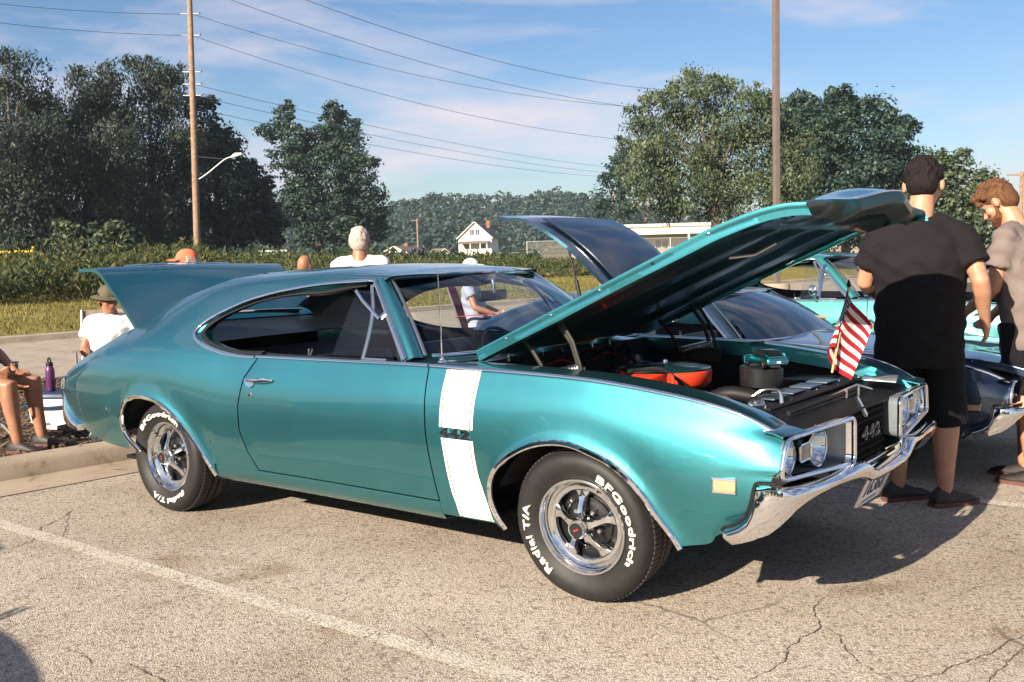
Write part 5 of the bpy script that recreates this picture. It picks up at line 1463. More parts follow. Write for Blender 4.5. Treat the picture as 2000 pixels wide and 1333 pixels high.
def human(name, label, loc, rz, pose, over=None, shirt=None, shorts=None, skin='skin', hair=None, shoes='shoe', scale=1.0, build=1.0, vox=.014, sleeve=.55, shorts_len=.92, face=(0, 1, 0), up=(0, 0, 1), hairstyle='short', beard=None, cap=None, group=None, parts=('legs', 'arms'), foot_dir=None, palm=None, curl=.55, hem=.06, z0=0.0, hs=1.0):
    J = {k: Vector(v)*scale for k, v in {**pose, **(over or {})}.items()}
    root = empty(name, (loc[0], loc[1], z0), rz); tag(root, label, 'person', group)
    s = scale; b = build
    lat = (J['shr']-J['shl']); lat.z *= .5; lat.normalize()
    def ring(c, w, d, ax, n=16):
        fwd = ax.cross(lat).normalized(); l2 = fwd.cross(ax).normalized()
        return [c+l2*math.cos(2*math.pi*k/n)*w+fwd*math.sin(2*math.pi*k/n)*d for k in range(n)]
    spine = [J['pelvis']-Vector((0, 0, .06*s)), J['pelvis'], J['waist'], J['chest'], (J['chest']*.35+J['neck']*.65), J['neck']]
    W = [.150, .165*b, .158*b, .185*b, .165, .060]; D = [.110, .120*b, .118*b, .130*b, .092, .058]
    def torso(mb, e, lo=0, hi=6, hem_drop=0, straight=False):
        R = []
        for i in range(lo, hi):
            ax = (spine[min(i+1, 5)]-spine[max(i-1, 0)]).normalized(); c = spine[i]
            if i == lo: c = c-ax*hem_drop
            w_ = max(W[i], .172*b) if straight and i < 3 else W[i]; R.append(ring(c, w_*s+e, (max(D[i], .122*b) if straight and i < 3 else D[i])*s+e, ax))
        mb.rings(R)
    # ---- body, one continuous skin
    mb = MB(); torso(mb, -.012)
    fc = Vector(face).normalized(); upv = Vector(up).normalized(); sd = fc.cross(upv).normalized(); upv = sd.cross(fc).normalized()
    HR = Matrix((sd, fc, upv)).transposed(); hc = J['head']; HRS = HR*hs
    def hp(x, y, z): return hc+HR @ (Vector((x, y, z))*s*hs)
    mb.ellipsoid(hp(0, -.008, .028), (.074*s, .094*s, .094*s), 16, 12, HRS); mb.ellipsoid(hp(0, .022, -.048), (.056*s, .066*s, .068*s), 14, 10, HRS)
    mb.ellipsoid(hp(0, .062, -.092), (.026*s, .024*s, .022*s), 10, 8, HRS); mb.ellipsoid(hp(0, .078, .022), (.05*s, .016*s, .014*s), 10, 6, HRS)
    mb.tube([hp(0, .082, .014), hp(0, .102, -.012), hp(0, .112, -.030), hp(0, .090, -.040)], [.009*s, .011*s, .014*s, .008*s], 8)
    mb.ellipsoid(hp(0, .082, -.062), (.024*s, .014*s, .010*s), 10, 6, HRS)
    for q in (-1, 1):
        mb.ellipsoid(hp(q*.082, -.012, -.008), (.013*s, .020*s, .034*s), 8, 8, HRS); mb.ellipsoid(hp(q*.045, .055, -.022), (.026*s, .026*s, .026*s), 8, 8, HRS)
    mb.tube([J['neck']-Vector((0, 0, .05*s)), J['neck'], hp(0, -.018, -.05)], [.078*s*b**.5, .064*s*b**.5, .058*s], 12)
    if 'arms' in parts:
        for q, sh, el, wr in ((1, 'shr', 'elr', 'wrr'), (-1, 'shl', 'ell', 'wrl')):
            A, E_, Wv = J[sh], J[el], J[wr]; bb = b**.7
            mb.tube([A, A.lerp(E_, .35), A.lerp(E_, .8), E_, E_.lerp(Wv, .25), E_.lerp(Wv, .7), Wv, Wv+(Wv-E_).normalized()*.03*s], [.046*s*bb, .050*s*bb, .042*s*bb, .039*s*bb, .042*s*bb, .033*s, .026*s, .026*s], 12)
            pn = palm[0 if q == 1 else 1] if palm else Vector((-q, .2, 0))
            hand(mb, Wv, Wv-E_, Vector(pn), q, curl, s)
    if 'legs' in parts:
        for hi_, kn, an in (('hir', 'knr', 'anr'), ('hil', 'knl', 'anl')):
            A, K, N = J[hi_], J[kn], J[an]; bb = b**.6; back = Vector((0, -.018, 0))*s
            mb.tube([A, A.lerp(K, .4), A.lerp(K, .85), K, K.lerp(N, .25)+back, K.lerp(N, .6)+back*.6, N], [.086*s*bb, .080*s*bb, .062*s*bb, .060*s*bb, .064*s*bb, .050*s*bb, .040*s], 12)
            fd = Vector(foot_dir) if foot_dir else Vector((0, 1, 0))
            mb.tube([N, N-Vector((0, 0, .04*s)), N-Vector((0, 0, .055*s))+fd*.09*s], [.036*s, .036*s, .03*s], 8)
    body = remesh(mb, 'body', M[skin], root, vox*.85, 4)
    for q in (-1, 1):
        e = MB(); e.ellipsoid(hp(q*.030, .078, .004), (.011*s, .007*s, .008*s), 8, 6, HR); e.build('eye', M['hair_dark'], root)
    # ---- clothing
    if shirt:
        mb = MB(); torso(mb, .020*s, 0, 6, hem*s, True)
        mb.ellipsoid(J['neck']-Vector((0, 0, .05*s)), (.10*s, .085*s, .05*s))
        for A in (J['shr'], J['shl']): mb.tube([J['neck'].lerp(A, .25), J['neck'].lerp(A, .55)+Vector((0, 0, -.004*s)), A], [.058*s, .064*s, .064*s], 10)
        for A in (J['shr'], J['shl']): mb.ellipsoid(A-Vector((0, 0, .008*s)), (.072*s, .070*s, .068*s), 12, 8)
        if 'arms' in parts:
            for sh, el in (('shr', 'elr'), ('shl', 'ell')):
                A, E_ = J[sh], J[el]; bb = b**.7; e1 = A.lerp(E_, sleeve)
                c = (A+J['chest']*.3+J['neck']*.0)/1.3; mb.tube([J['neck'].lerp(A, .45)-Vector((0, 0, .05*s)), A.lerp(J['chest'], .12), A.lerp(E_, .25), e1], [.062*s*bb, .070*s*bb, .072*s*bb, .076*s*bb], 14)
        remesh(mb, 'shirt', M[shirt], root, vox, 4, .0055)
    if shorts:
        mb = MB(); mb.rings([ring(J['pelvis']+Vector((0, 0, .06*s)), W[1]*s+.006, D[1]*s+.006, Vector((0, 0, 1))), ring(J['pelvis']-Vector((0, 0, .05*s)), W[1]*s+.012, D[1]*s+.014, Vector((0, 0, 1)))])
        for hi_, kn in (('hir', 'knr'), ('hil', 'knl')):
            A, K = J[hi_], J[kn]; bb = b**.6; e1 = A.lerp(K, shorts_len)
            mb.tube([A+Vector((0, 0, .02*s)), A.lerp(K, .3), A.lerp(K, .7*shorts_len), e1], [.108*s*bb, .105*s*bb, .096*s*bb, .098*s*bb], 14)
        remesh(mb, 'shorts', M[shorts], root, vox, 5, .003)
    if 'legs' in parts and shoes:
        for kn, an in (('knr', 'anr'), ('knl', 'anl')):
            N = J[an]; fd = (Vector(foot_dir) if foot_dir else Vector((0, 1, 0))).normalized(); lt = Vector((fd.y, -fd.x, 0)); g = Vector((N.x, N.y, J['anr'].z*0))
            zb = N.z-.085*s
            mb = MB()
            for (f0, w_, h0, h1) in ((-.075, .034, .0, .075), (-.03, .042, 0, .095), (.04, .042, 0, .085), (.11, .050, 0, .055), (.16, .048, 0, .042), (.195, .030, .004, .030)): mb.cur = 0
            R = [[N+fd*f0*s+lt*x*w_*s+Vector((0, 0, -.085*s+z*s)) for x, z in ((-.8, .012+h0), (-1, .03), (-.75, h1*.8), (0, h1), (.75, h1*.8), (1, .03), (.8, .012+h0))] for (f0, w_, h0, h1) in ((-.075, .030, .0, .075), (-.045, .040, 0, .105), (.02, .042, 0, .095), (.10, .050, 0, .060), (.16, .046, 0, .048), (.195, .028, .004, .032))]
            mb.rings(R); sh = mb.build('shoe', M[shoes], root, autos=60)
            mb = MB(); mb.rings([[N+fd*f0*s+lt*x*w_*s+Vector((0, 0, -.085*s+z*s)) for x, z in ((-1, 0), (-1, .022), (1, .022), (1, 0))] for f0, w_ in ((-.082, .030), (-.05, .043), (.02, .045), (.10, .053), (.16, .049), (.202, .026))]); mb.build('shoe_sole', M['sole' if shoes == 'shoe' else shoes], sh, autos=40)
    # ---- hair, beard, headgear
    if hair:
        mb = MB(); mb.ellipsoid(hp(0, -.018, .036), (.081*s, .097*s, .089*s), 16, 12, HRS); mb.ellipsoid(hp(0, -.052, -.010), (.074*s, .062*s, .070*s), 14, 10, HRS)
        if hairstyle == 'short':
            rq = random.Random(int(loc[0]*100)+5)
            for k in range(90):
                a = rq.uniform(math.pi*.98, math.pi*2.02) if k % 3 else rq.uniform(0, 6.28); e = rq.uniform(-.35, 1.45) if k % 3 else rq.uniform(.6, 1.5); q = Vector((math.cos(a)*math.cos(e)*.080, math.sin(a)*math.cos(e)*.096-.018, math.sin(e)*.088+.034)); mb.ellipsoid(hp(*q), (.012*s, .012*s, .018*s), 6, 5)
        if hairstyle == 'curly':
            for k in range(46):
                r = random.Random(k*7+3); a = r.uniform(-2.6, 2.6)+math.pi*1.5; e = r.uniform(-.05, 1.35); q = Vector((math.cos(a)*math.cos(e)*.084, math.sin(a)*math.cos(e)*.100, math.sin(e)*.098+.040)); mb.ellipsoid(hp(*q), (.022*s,)*3, 8, 6)
            for k in range(7): mb.ellipsoid(hp(-.06+.02*k, .082, .085+.012*math.sin(k*2.1)), (.022*s, .028*s, .022*s), 8, 6)
        o = remesh(mb, 'hair', M[hair], root, vox*.6, 1, .0022)
    if beard:
        mb = MB(); mb.ellipsoid(hp(0, .030, -.078), (.060*s, .062*s, .046*s), 14, 10, HRS); mb.ellipsoid(hp(0, .062, -.096), (.036*s, .036*s, .034*s), 10, 8, HRS); mb.ellipsoid(hp(0, .092, -.052), (.030*s, .012*s, .008*s), 10, 6, HRS)
        for q in (-1, 1): mb.tube([hp(q*.070, .0, -.01), hp(q*.068, .012, -.05), hp(q*.052, .035, -.085)], [.010*s, .014*s, .018*s], 8)
        remesh(mb, 'beard', M[beard], root, vox*.7, 2)
    if cap:
        kind, mt = cap
        mb = MB(); mb.ellipsoid(hp(0, -.012, .055), (.086*s, .104*s, .088*s), 18, 12, HRS)
        c = remesh(mb, 'cap', M[mt], root, vox*.7, 2, .0012)
        mb = MB()
        if kind == 'cap':
            mb.grid([[hp(.085*math.sin(t)*(1-.15*u), .085*math.cos(t)*.6+.035+u*.085*math.cos(t*.8), .045-.012*u+.018*math.cos(t*1.2)) for t in [-1.25+2.5*k/10 for k in range(11)]] for u in (0, .35, .7, 1)]); mb.build('cap_brim', M[mt], c, solid=.004)
        else:
            mb.grid([[hp((.085+.062*u)*math.cos(2*math.pi*k/24), -.012+(.100+.066*u)*math.sin(2*math.pi*k/24), .040-.022*u) for k in range(25)] for u in (0, .5, 1)]); mb.build('hat_brim', M[mt], c, solid=.004)
    return root

# man in the dark shirt, back to us, at the front of the teal car
human('person', 'man in a charcoal T-shirt and black shorts standing with his back to the camera', (.655, 1.56), rad(14), STAND,
      dict(head=(.015,.05,1.655), elr=(.285,-.05,1.165), wrr=(.315,.10,.935), ell=(-.27,.04,1.16), wrl=(-.20,.27,1.06), shr=(.198,0,1.395), shl=(-.198,0,1.395), knr=(.13,.02,.50), anr=(.13,-.04,.085), knl=(-.10,.05,.50), anl=(-.10,.02,.085)),
      'shirt_black', 'shorts', 'skin', 'hair_dark', 'shoe', 1.075, 1.17, .013, .66, 1.2, (.12, .95, -.35), (0, .3, 1), foot_dir=(.75, .65, 0), hem=.16, hs=1.12)
# bearded man looking down, at the right edge
human('person', 'bearded man in a grey T-shirt looking down at the right edge of the photo', (1.03, 2.42), rad(82), STAND,
      dict(pelvis=(0,-.04,.94), waist=(0,.0,1.10), chest=(0,.03,1.29), neck=(0,.06,1.485), head=(0,.155,1.625), shr=(.185,.05,1.43), shl=(-.185,.05,1.43), elr=(.22,.06,1.14), wrr=(.20,.25,.96), ell=(-.21,.10,1.14), wrl=(-.10,.30,.99), knr=(.10,.03,.50), anr=(.10,.02,.085), knl=(-.10,-.03,.50), anl=(-.10,-.09,.085)),
      'shirt_grey', 'shorts', 'skin', 'hair_brown', 'shoe', 1.04, 1.08, .012, .60, .92, (0, .82, -.57), (0, .57, .82), 'curly', 'hair_red', hem=.10)
# white-haired man beyond the car roof, back to us
human('person', 'white-haired man in a white T-shirt standing behind the teal car', (-3.92, 1.72), rad(40), {**STAND},
      dict(head=(.0,.02,1.615), neck=(0,-.02,1.475)), 'shirt_white', 'denim', 'tan', 'hair_white', 'shoe', .985, 1.2, .016, .55, .9, (.1, .98, -.1), hs=1.06)
# orange cap behind the trunk lid
human('person', 'person in an orange cap standing behind the raised trunk lid', (-4.74, .62), rad(140), STAND, None, 'shirt_blue', 'denim', 'tan', 'hair_white', 'shoe', .875, 1.05, .018, .55, .9, (0, .98, -.05), cap=('cap', 'orange_cloth'))
# seated man with a hat
human('person', 'seated man in a white T-shirt and olive brimmed hat behind the car tail', (-5.85, .57), rad(-125), SIT, dict(head=(.02,-.04,1.16), knr=(.12,.54,.46), anr=(.10,1.00,.10), knl=(-.12,.54,.46), anl=(-.05,1.04,.10)), 'shirt_white', 'denim', 'tan', 'hair_dark', 'shoew', .92, 1.12, .014, .62, .9, (-.55, .85, -.15), cap=('hat', 'olive'), z0=.09)
# seated woman at the left edge
human('person', 'seated person in a violet top holding a snack, cut off by the left edge', (-5.50, -.82), rad(-62), SIT, dict(elr=(.25,.10,.70), wrr=(.13,.34,.60), ell=(-.24,.06,.72), wrl=(-.12,.30,.58)), 'purple', 'denim', 'tan', 'hair_brown', 'shoe', 1.0, 1.0, .014, .35, .55, (0, 1, -.1), z0=.11, palm=((-1, .2, .3), (.4, .2, 1)), curl=.8)
# people further back on chairs
human('person', 'person low in a chair with only the bald crown showing above the roof', (-6.55, 3.45), rad(20), SIT, None, 'shirt_grey', 'denim', 'tan', None, 'shoe', 1.07, 1.0, .02, .55, .9, z0=.13)
human('person', 'seated person with bare crossed legs seen through the windshield', (-5.95, 3.95), rad(-95), SIT, dict(knr=(.06,.44,.60), anr=(-.18,.62,.36)), 'denim', 'denim', 'tan', 'hair_brown', 'shoe', 1.0, 1.0, .016, .5, .45, z0=.12)
human('person', 'person in a white cap sitting in the red folding chair', (-5.80, 5.55), rad(-60), SIT, None, 'shirt_blue', 'denim', 'tan', 'hair_white', 'shoe', 1.0, 1.0, .018, .5, .8, cap=('cap', 'shirt_white'), z0=.12)
human('person', 'man in a blue-grey T-shirt under the raised hatch of the navy car', (-2.75, 4.05), rad(30), STAND, dict(head=(.05,.16,1.58), neck=(0,.10,1.44)), 'shirt_blue', 'denim', 'tan', 'hair_dark', 'shoe', .93, 1.05, .018)
M['cream'] = simple('cream_paper', (.75, .66, .42), .7); M['stickwood'] = simple('pale_wood_stick', (.55, .36, .18), .6)
M['flagwhite'] = cloth_mat('flag_white', (.52, .50, .49), .03); M['flagred'] = cloth_mat('flag_red', (.24, .012, .022), .08); M['flagblue'] = cloth_mat('flag_blue', (.018, .045, .12), .1)
M['orangecard'] = simple('orange_card', (.80, .30, .12), .6); M['bluecard'] = simple('blue_sheet', (.35, .52, .58), .5); M['photo_card'] = simple('glossy_print', (.52, .56, .60), .2, 0, .8, .5, 9)
M['plastic_white'] = simple('white_plastic', (.62, .62, .62), .45); M['plastic_navy'] = simple('navy_plastic', (.012, .03, .075), .45); M['purplemetal'] = simple('purple_enamel', (.11, .03, .12), .35, .2, .2); M['trayblue'] = simple('blue_liner', (.05, .14, .45), .6)
M['chairtube'] = simple('grey_tube', (.30, .29, .28), .4, .6); M['darkglass'] = simple('dark_hatch_glass', (.006, .014, .028), .12, 0, .5, spec=.35)
# ================================================================== other cars: same body family, other paint
def recolour(root, mp):
    for o in [root]+list(root.children_recursive):
        if o.type != 'MESH': continue
        for sl in o.material_slots:
            if sl.material in mp:
                new = mp[sl.material]; sl.link = 'OBJECT'; sl.material = new
def strip_parts(root, names):
    for o in list(root.children_recursive):
        try: nm = o.name.split('.')[0]
        except ReferenceError: continue
        if nm in names:
            for c in list(o.children_recursive): bpy.data.objects.remove(c)
            bpy.data.objects.remove(o)
def find(root, nm): return [o for o in root.children_recursive if o.name.split('.')[0] == nm]
DECOR = ('white_stripe', 'fender_badge', 'grille_badge', 'air_cleaner', 'quarter_badge', 'tread_blocks', 'tyre_lettering')
def close_hood(c):
    h = find(c, 'hood')[0]; a = math.atan2(.535, 1.231)+rad(3.5); R = Matrix.Rotation(a, 3, 'Y'); H = Vector((-.681, 0, 1.000))
    h.rotation_euler = (0, a, 0); h.location = H-R @ H + Vector((0, 0, -.015))
def close_trunk(c):
    l = find(c, 'trunk_lid')[0]; a = rad(-61); R = Matrix.Rotation(a, 3, 'Y'); H = Vector((-3.365, 0, 1.062)); l.rotation_euler = (0, a, 0); l.location = H-R @ H

tq = copy_tree(main_car); tq.name = 'turquoise_car'; tq.location = (0.04, 5.92, 0)
strip_parts(tq, DECOR+('vent_pane_frame',)); recolour(tq, {M['teal']: M['turq'], M['hoodin']: M['flatblack']}); close_trunk(tq)
tag(tq, 'bright turquoise two-door car parked two bays beyond the teal car', 'car')
for s in (-1,):
    mb = MB(); mb.lathe([(.045, .0), (.052, .01), (.05, .03), (.03, .05), (.0005, .055)], c=(-1.31, -.97, 1.055), axis='x', n=20); mb.tube([Vector((-1.29, -.97, 1.03)), Vector((-1.28, -.94, .97)), Vector((-1.27, -.90, .95))], .012); mb.build('side_mirror', M['chrome'], tq)
    mb = MB(); mb.box((-1.27, -.78, 1.14), (.035, .012, .35), (rad(-32), 0, 0)); mb.build('vent_post', M['chrome'], tq)
    mb = MB(); mb.tube([Vector((-.86, -.80, .97)), Vector((-.90, -.79, 1.40))], .003); mb.build('aerial', M['chrome'], tq)
ny = copy_tree(main_car); ny.name = 'navy_car'; ny.location = (.20, 2.90, 0); ny.scale = (.95, .95, .83)
strip_parts(ny, DECOR+('trunk_lid', 'trunk_hinge', 'rear_glass', 'rear_glass_trim', 'antenna', 'vent_pane_frame', 'vent_pane', 'headliner', 'sail_liner', 'vent_window_frame')); recolour(ny, {M['teal']: M['navy'], M['hoodin']: M['flatblack'], M['glass']: M['darkglass']}); close_hood(ny)
tag(ny, 'low navy coupe with its hatch raised, parked beside the teal car', 'car')
# raised hatch: frame with a big dark pane and gas struts
def hx(u, t):
    b = Vector((-2.12, .72*t*(1-.12*(1-u)), 1.40)); q = Vector((-3.10, .72*t, 2.165))
    p = b.lerp(q, u); p += Vector((.10, 0, .06))*math.sin(u*math.pi*.9); p.x -= .12*sm((u-.85)/.15); p.z += .02*(1-t*t)-.05*sm((u-.85)/.15); return p
mb = MB(); mb.grid([[hx(i/20, -1+j/10) for j in range(21)] for i in range(21)]); ht = mb.build('hatch', M['navy'], ny, solid=.03, autos=50)
mb = MB(); mb.grid([[hx(.10+.72*i/12, (-1+j/6)*.78)+Vector((.022, 0, .022)) for j in range(13)] for i in range(13)]); mb.build('hatch_glass', M['darkglass'], ht, solid=.012, autos=50)
for s in (-1, 1):
    mb = MB(); mb.tube([Vector((-2.50, s*.66, 1.78)), Vector((-2.35, s*.70, 1.22))], .010); mb.tube([Vector((-2.42, s*.68, 1.50)), Vector((-2.35, s*.70, 1.22))], .016); mb.build('gas_strut', M['gasket'], ny)
mb = MB(); mb.prism([Vector((-.875, .19, 1.115)), Vector((-.79, .50, 1.075)), Vector((-.80, .47, 1.060)), Vector((-.88, .15, 1.10))], (.03, 0, .03), (.034, 0, .034)); mb.build('windshield_sticker', M['cream'], ny)

# ================================================================== small things on and around the car

# flag on a stick, standing at the radiator support
fl = empty('hand_flag', (.655, .20, .885)); tag(fl, 'small American flag on a wooden stick standing in the engine bay', 'flag')
F0 = Vector((0, 0, 0)); F1 = Vector((.075, 0, .385))
mb = MB(); mb.tube([F0+Vector((0, 0, -.0)), F1], .0055, 8); mb.build('stick', M['stickwood'], fl)
mb = MB(); mb.lathe([(.0055, 0), (.010, .006), (.008, .02), (.002, .035)], c=F1, n=10); mb.build('finial', M['gasket'], fl)
# the cloth hangs from the stick in two soft folds; u along the hoist from the top, v along the fly
def cloth(u, v):
    top = F0.lerp(F1, .97); bot = F0.lerp(F1, .30); h = top.lerp(bot, u)
    out = .225*v; drop = .115*v*v*.7+.085*v
    side = math.sin(v*5.2+u*.9)*.040*v**.6
    x = out*(.62-.22*u)*(1.0)+.02*v; return h+Vector((x*.55-.06*math.sin(v*3.0)*(.3+u)*.9, -.02-side*1.2+.05*v, -drop+.02*math.sin(v*7)*u))
NV, NU = 40, 26
mats = [M['flagwhite'], M['flagred'], M['flagblue']]
mb = MB(); V = [cloth(i/NU, j/NV) for i in range(NU+1) for j in range(NV+1)]
fs = [];
for i in range(NU):
    for j in range(NV):
        stripe = int((i+.5)/NU*13); mb.m.append(2 if ((i+.5)/NU < 7/13 and (j+.5)/NV < .42) else (1 if stripe % 2 == 0 else 0)); mb.f.append((i*(NV+1)+j, i*(NV+1)+j+1, (i+1)*(NV+1)+j+1, (i+1)*(NV+1)+j))
mb.v = [tuple(q) for q in V]; fc = mb.build('flag_cloth', mats, fl, autos=0)
mb = MB()
for r_ in range(9):
    for k in range(6 if r_ % 2 == 0 else 5):
        u = (r_+.7)/9.4*7/13; v = ((k+.5 if r_ % 2 == 0 else k+1.0)/6)*.42
        for sgn in (-1, 1):
            e = .004; c = cloth(u, v); du = (cloth(u+e, v)-cloth(u-e, v)).normalized(); dv = (cloth(u, v+e)-cloth(u, v-e)).normalized(); n = du.cross(dv).normalized()*sgn*.0018
            P = [c+n+(dv*math.sin(a*math.pi/5)+-du*math.cos(a*math.pi/5))*(.0068 if a % 2 == 0 else .0028) for a in range(10)]; mb.add(P, [tuple(range(10))])
st = mb.build('flag_stars', M['flagwhite'], fc, smooth=False); st['kind'] = 'stuff'

# toy car on the canister
ty = empty('toy_car', (.385, .085, .912), rad(142)); tag(ty, 'teal toy car with an open hood standing on the black canister', 'toy car'); S = .058
def toy_pt(x, y, z): return Vector((x*S, y*S, z*S))
mb = MB(); R = []
for x, w, zt, zb in ((-2.1,.80,.72,.38),(-2.0,.90,.86,.28),(-1.4,.95,.96,.25),(-.6,.95,.95,.25),(.4,.95,.93,.25),(1.4,.95,.88,.25),(2.0,.92,.78,.28),(2.15,.82,.70,.36)):
    R.append([toy_pt(x, y, z) for y, z in ((-w*.9,zb),(-w,zb+.15),(-w,(zt+zb)/2+.1),(-w*.92,zt-.04),(-w*.8,zt),(w*.8,zt),(w*.92,zt-.04),(w,(zt+zb)/2+.1),(w,zb+.15),(w*.9,zb))])
mb.rings(R); tb = mb.build('toy_body', M['teal'], ty, autos=40)
mb = MB(); R = []
for x, w, z in ((-1.75,.74,.95),(-1.05,.60,1.36),(-.2,.58,1.42),(.15,.60,1.36),(.75,.76,.93)): R.append([toy_pt(x, y, zz) for y, zz in ((-w,.90),(-w*.98,z-.02),(-w*.8,z),(w*.8,z),(w*.98,z-.02),(w,.90))])
mb.rings(R); mb.build('toy_cabin', M['teal'], tb, autos=30)
mb = MB(); mb.grid([[toy_pt(-1.66+.5*u-.02, (-.56+1.12*t)*(1-.1*u), 1.02+.29*u+.025) for t in (0, .5, 1)] for u in (0, 1)]); mb.build('toy_rear_window', M['gasket'], tb)
for s in (-1, 1):
    mb = MB(); mb.prism([toy_pt(x, s*y, z) for x, y, z in ((-1.3,.70,1.0),(-.95,.625,1.30),(.05,.615,1.30),(.5,.73,.98))], (0, 0, 0), toy_pt(0, s*.03, .01)); mb.build('toy_side_window', M['gasket'], tb)
    mb = MB(); mb.box(toy_pt(.35, s*1.35, .66), (1.1*S, .07*S, .58*S), (0, 0, s*-.9)); mb.build('toy_door', M['teal'], ty)
    for x in (-1.25, 1.3):
        mb = MB(); mb.lathe([(.0005, -.14*S), (.26*S, -.13*S), (.34*S, -.08*S), (.34*S, .08*S), (.26*S, .13*S), (.0005, .14*S)], c=toy_pt(x, s*.86, .32), axis='y', n=18); tw = mb.build('toy_wheel', M['gasket'], ty)
        mb = MB(); mb.lathe([(.22*S, 0), (.20*S, s*.03*S), (.0005, s*.035*S)], c=toy_pt(x, s*1.01, .32), axis='y', n=16); mb.build('toy_hub', M['chrome'], tw)
for x, z in ((-2.14, .42), (2.18, .42)):
    mb = MB(); mb.tube([toy_pt(x+.08, -.88, z), toy_pt(x-.04*(1 if x < 0 else -1), 0, z), toy_pt(x+.08, .88, z)], .05*S, 8); mb.build('toy_bumper', M['chrome'], ty)
mb = MB(); mb.box(toy_pt(-2.16, 0, .52), (.03*S, .34*S, .16*S)); mb.build('toy_plate', M['plate'], ty)
mb = MB(); mb.box(toy_pt(1.05, 0, 1.42), (1.15*S, 1.3*S, .05*S), (0, rad(-52), 0)); mb.build('toy_hood', M['teal'], ty, bevel=.001)
# cards and a leaflet
for (c, sz, rot, mt, nm, lab) in (((-.665, .02, 1.035), (.15, .20, .003), (.15, -.42, .35), 'orangecard', 'display_card', 'orange card propped against the windshield wiper'), ((-.60, .08, 1.000), (.10, .16, .003), (.05, -.10, .3), 'orangecard', 'display_card', 'orange card lying flat on the cowl by the hood hinge'), ((-.66, .28, 1.020), (.14, .18, .003), (.1, -.35, .2), 'bluecard', 'display_card', 'pale blue sheet leaning behind the wiper on the cowl'), ((.775, .50, .835), (.15, .26, .004), (0, .06, .25), 'photo_card', 'leaflet', 'glossy leaflet lying on the front edge by the far headlight')):
    mb = MB(); mb.box(c, sz, rot); o = mb.build(nm, M[mt], None, bevel=.0008); tag(o, lab, 'card' if nm == 'display_card' else 'leaflet')

# ---- cooler, bottle, chairs
ck = empty('cool_box', (-6.12, .17, .115), rad(33)); tag(ck, 'small white cool box with dark blue lid and handle on the mulch', 'cooler')
mb = MB(); mb.rings([[Vector((x*w, y*w, z)) for x, y in ((-.185,-.115),(-.165,-.135),(.165,-.135),(.185,-.115),(.185,.115),(.165,.135),(-.165,.135),(-.185,.115))] for z, w in ((0,.88),(.02,.92),(.22,1.04),(.225,1.04))]); mb.build('cooler_body', M['plastic_white'], ck, autos=40)
mb = MB(); mb.rings([[Vector((x*w, y*w, z)) for x, y in ((-.185,-.115),(-.165,-.135),(.165,-.135),(.185,-.115),(.185,.115),(.165,.135),(-.165,.135),(-.185,.115))] for z, w in ((.222,1.05),(.228,1.07),(.262,1.05),(.275,.97),(.277,.5))]); mb.build('cooler_lid', M['plastic_navy'], ck, autos=40)
mb = MB(); mb.tube(catmull([Vector((-.205, 0, .215)), Vector((-.212, -.06, .185)), Vector((-.19, -.150, .165)), Vector((0, -.163, .150)), Vector((.19, -.150, .165)), Vector((.212, -.06, .185)), Vector((.205, 0, .215))], 30), .011, 8, flat=(1.3, .8)); mb.build('cooler_handle', M['plastic_navy'], ck)
bt = empty('water_bottle', (-6.13, .14, .392)); tag(bt, 'tall purple metal water bottle standing on the cool box', 'bottle')
mb = MB(); mb.lathe([(.0005, 0), (.034, .001), (.038, .006), (.038, .175), (.036, .192), (.029, .207), (.025, .213), (.025, .220)], n=28); mb.build('bottle_body', M['purplemetal'], bt, autos=50)
mb = MB(); mb.lathe([(.028, .216), (.029, .240), (.026, .248), (.0005, .249)], n=24); mb.tube(catmull([Vector((-.020, 0, .245)), Vector((-.022, 0, .268)), Vector((0, 0, .285)), Vector((.022, 0, .268)), Vector((.020, 0, .245))], 14), .007, 8); mb.build('bottle_cap', M['gasket'], bt)
tr = empty('paper_tray', (-5.82, -.02, .118), rad(20)); tag(tr, 'small blue and white tray lying on the mulch by the seated person', 'tray')
mb = MB(); mb.rings([[Vector((x*w, y*w, z)) for x, y in ((-.10,-.07),(.10,-.07),(.10,.07),(-.10,.07))] for z, w in ((0,.8),(.035,1.0),(.038,1.05),(.006,.78))]); mb.build('tray_body', M['plastic_white'], tr, autos=20)
mb = MB(); mb.box((0, 0, .012), (.13, .09, .012)); mb.build('tray_lining', M['trayblue'], tr)
def chair(loc, rz, mat, label, z0=.11, hi=.98):
    c = empty('camp_chair', (loc[0], loc[1], z0), rz); tag(c, label, 'chair', 'folding camp chairs')
    for s in (-1, 1):
        mb = MB(); mb.tube([Vector((s*.28, .25, 0)), Vector((s*.26, -.12, .42)), Vector((s*.26, -.30, hi))], .012); mb.build('rear_upright', M['chairtube'], c)
        mb = MB(); mb.tube([Vector((s*.28, -.28, 0)), Vector((s*.27, .28, .44)), Vector((s*.27, .28, .62))], .012); mb.build('front_leg', M['chairtube'], c)
        mb = MB(); mb.grid([[Vector((s*(.27+e), y, .62+.01*math.sin(y*6))) for e in (-.03, .03)] for y in [-.2+.48*k/8 for k in range(9)]]); mb.build('armrest', mat, c, solid=.008)
    mb = MB(); mb.grid([[Vector((-.26+.52*j/8, y, .40+z-.05*math.sin(j/8*math.pi))) for j in range(9)] for y, z in ((.28,.03),(.12,0),(-.05,-.01),(-.14,.02))]); mb.build('seat', mat, c, solid=.006)
    mb = MB(); mb.grid([[Vector((-.26+.52*j/8, -.13-.18*u-.04*math.sin(j/8*math.pi), .42+(hi-.42)*u)) for j in range(9)] for u in (0, .25, .5, .75, 1)]); mb.build('backrest', mat, c, solid=.006)
    return c
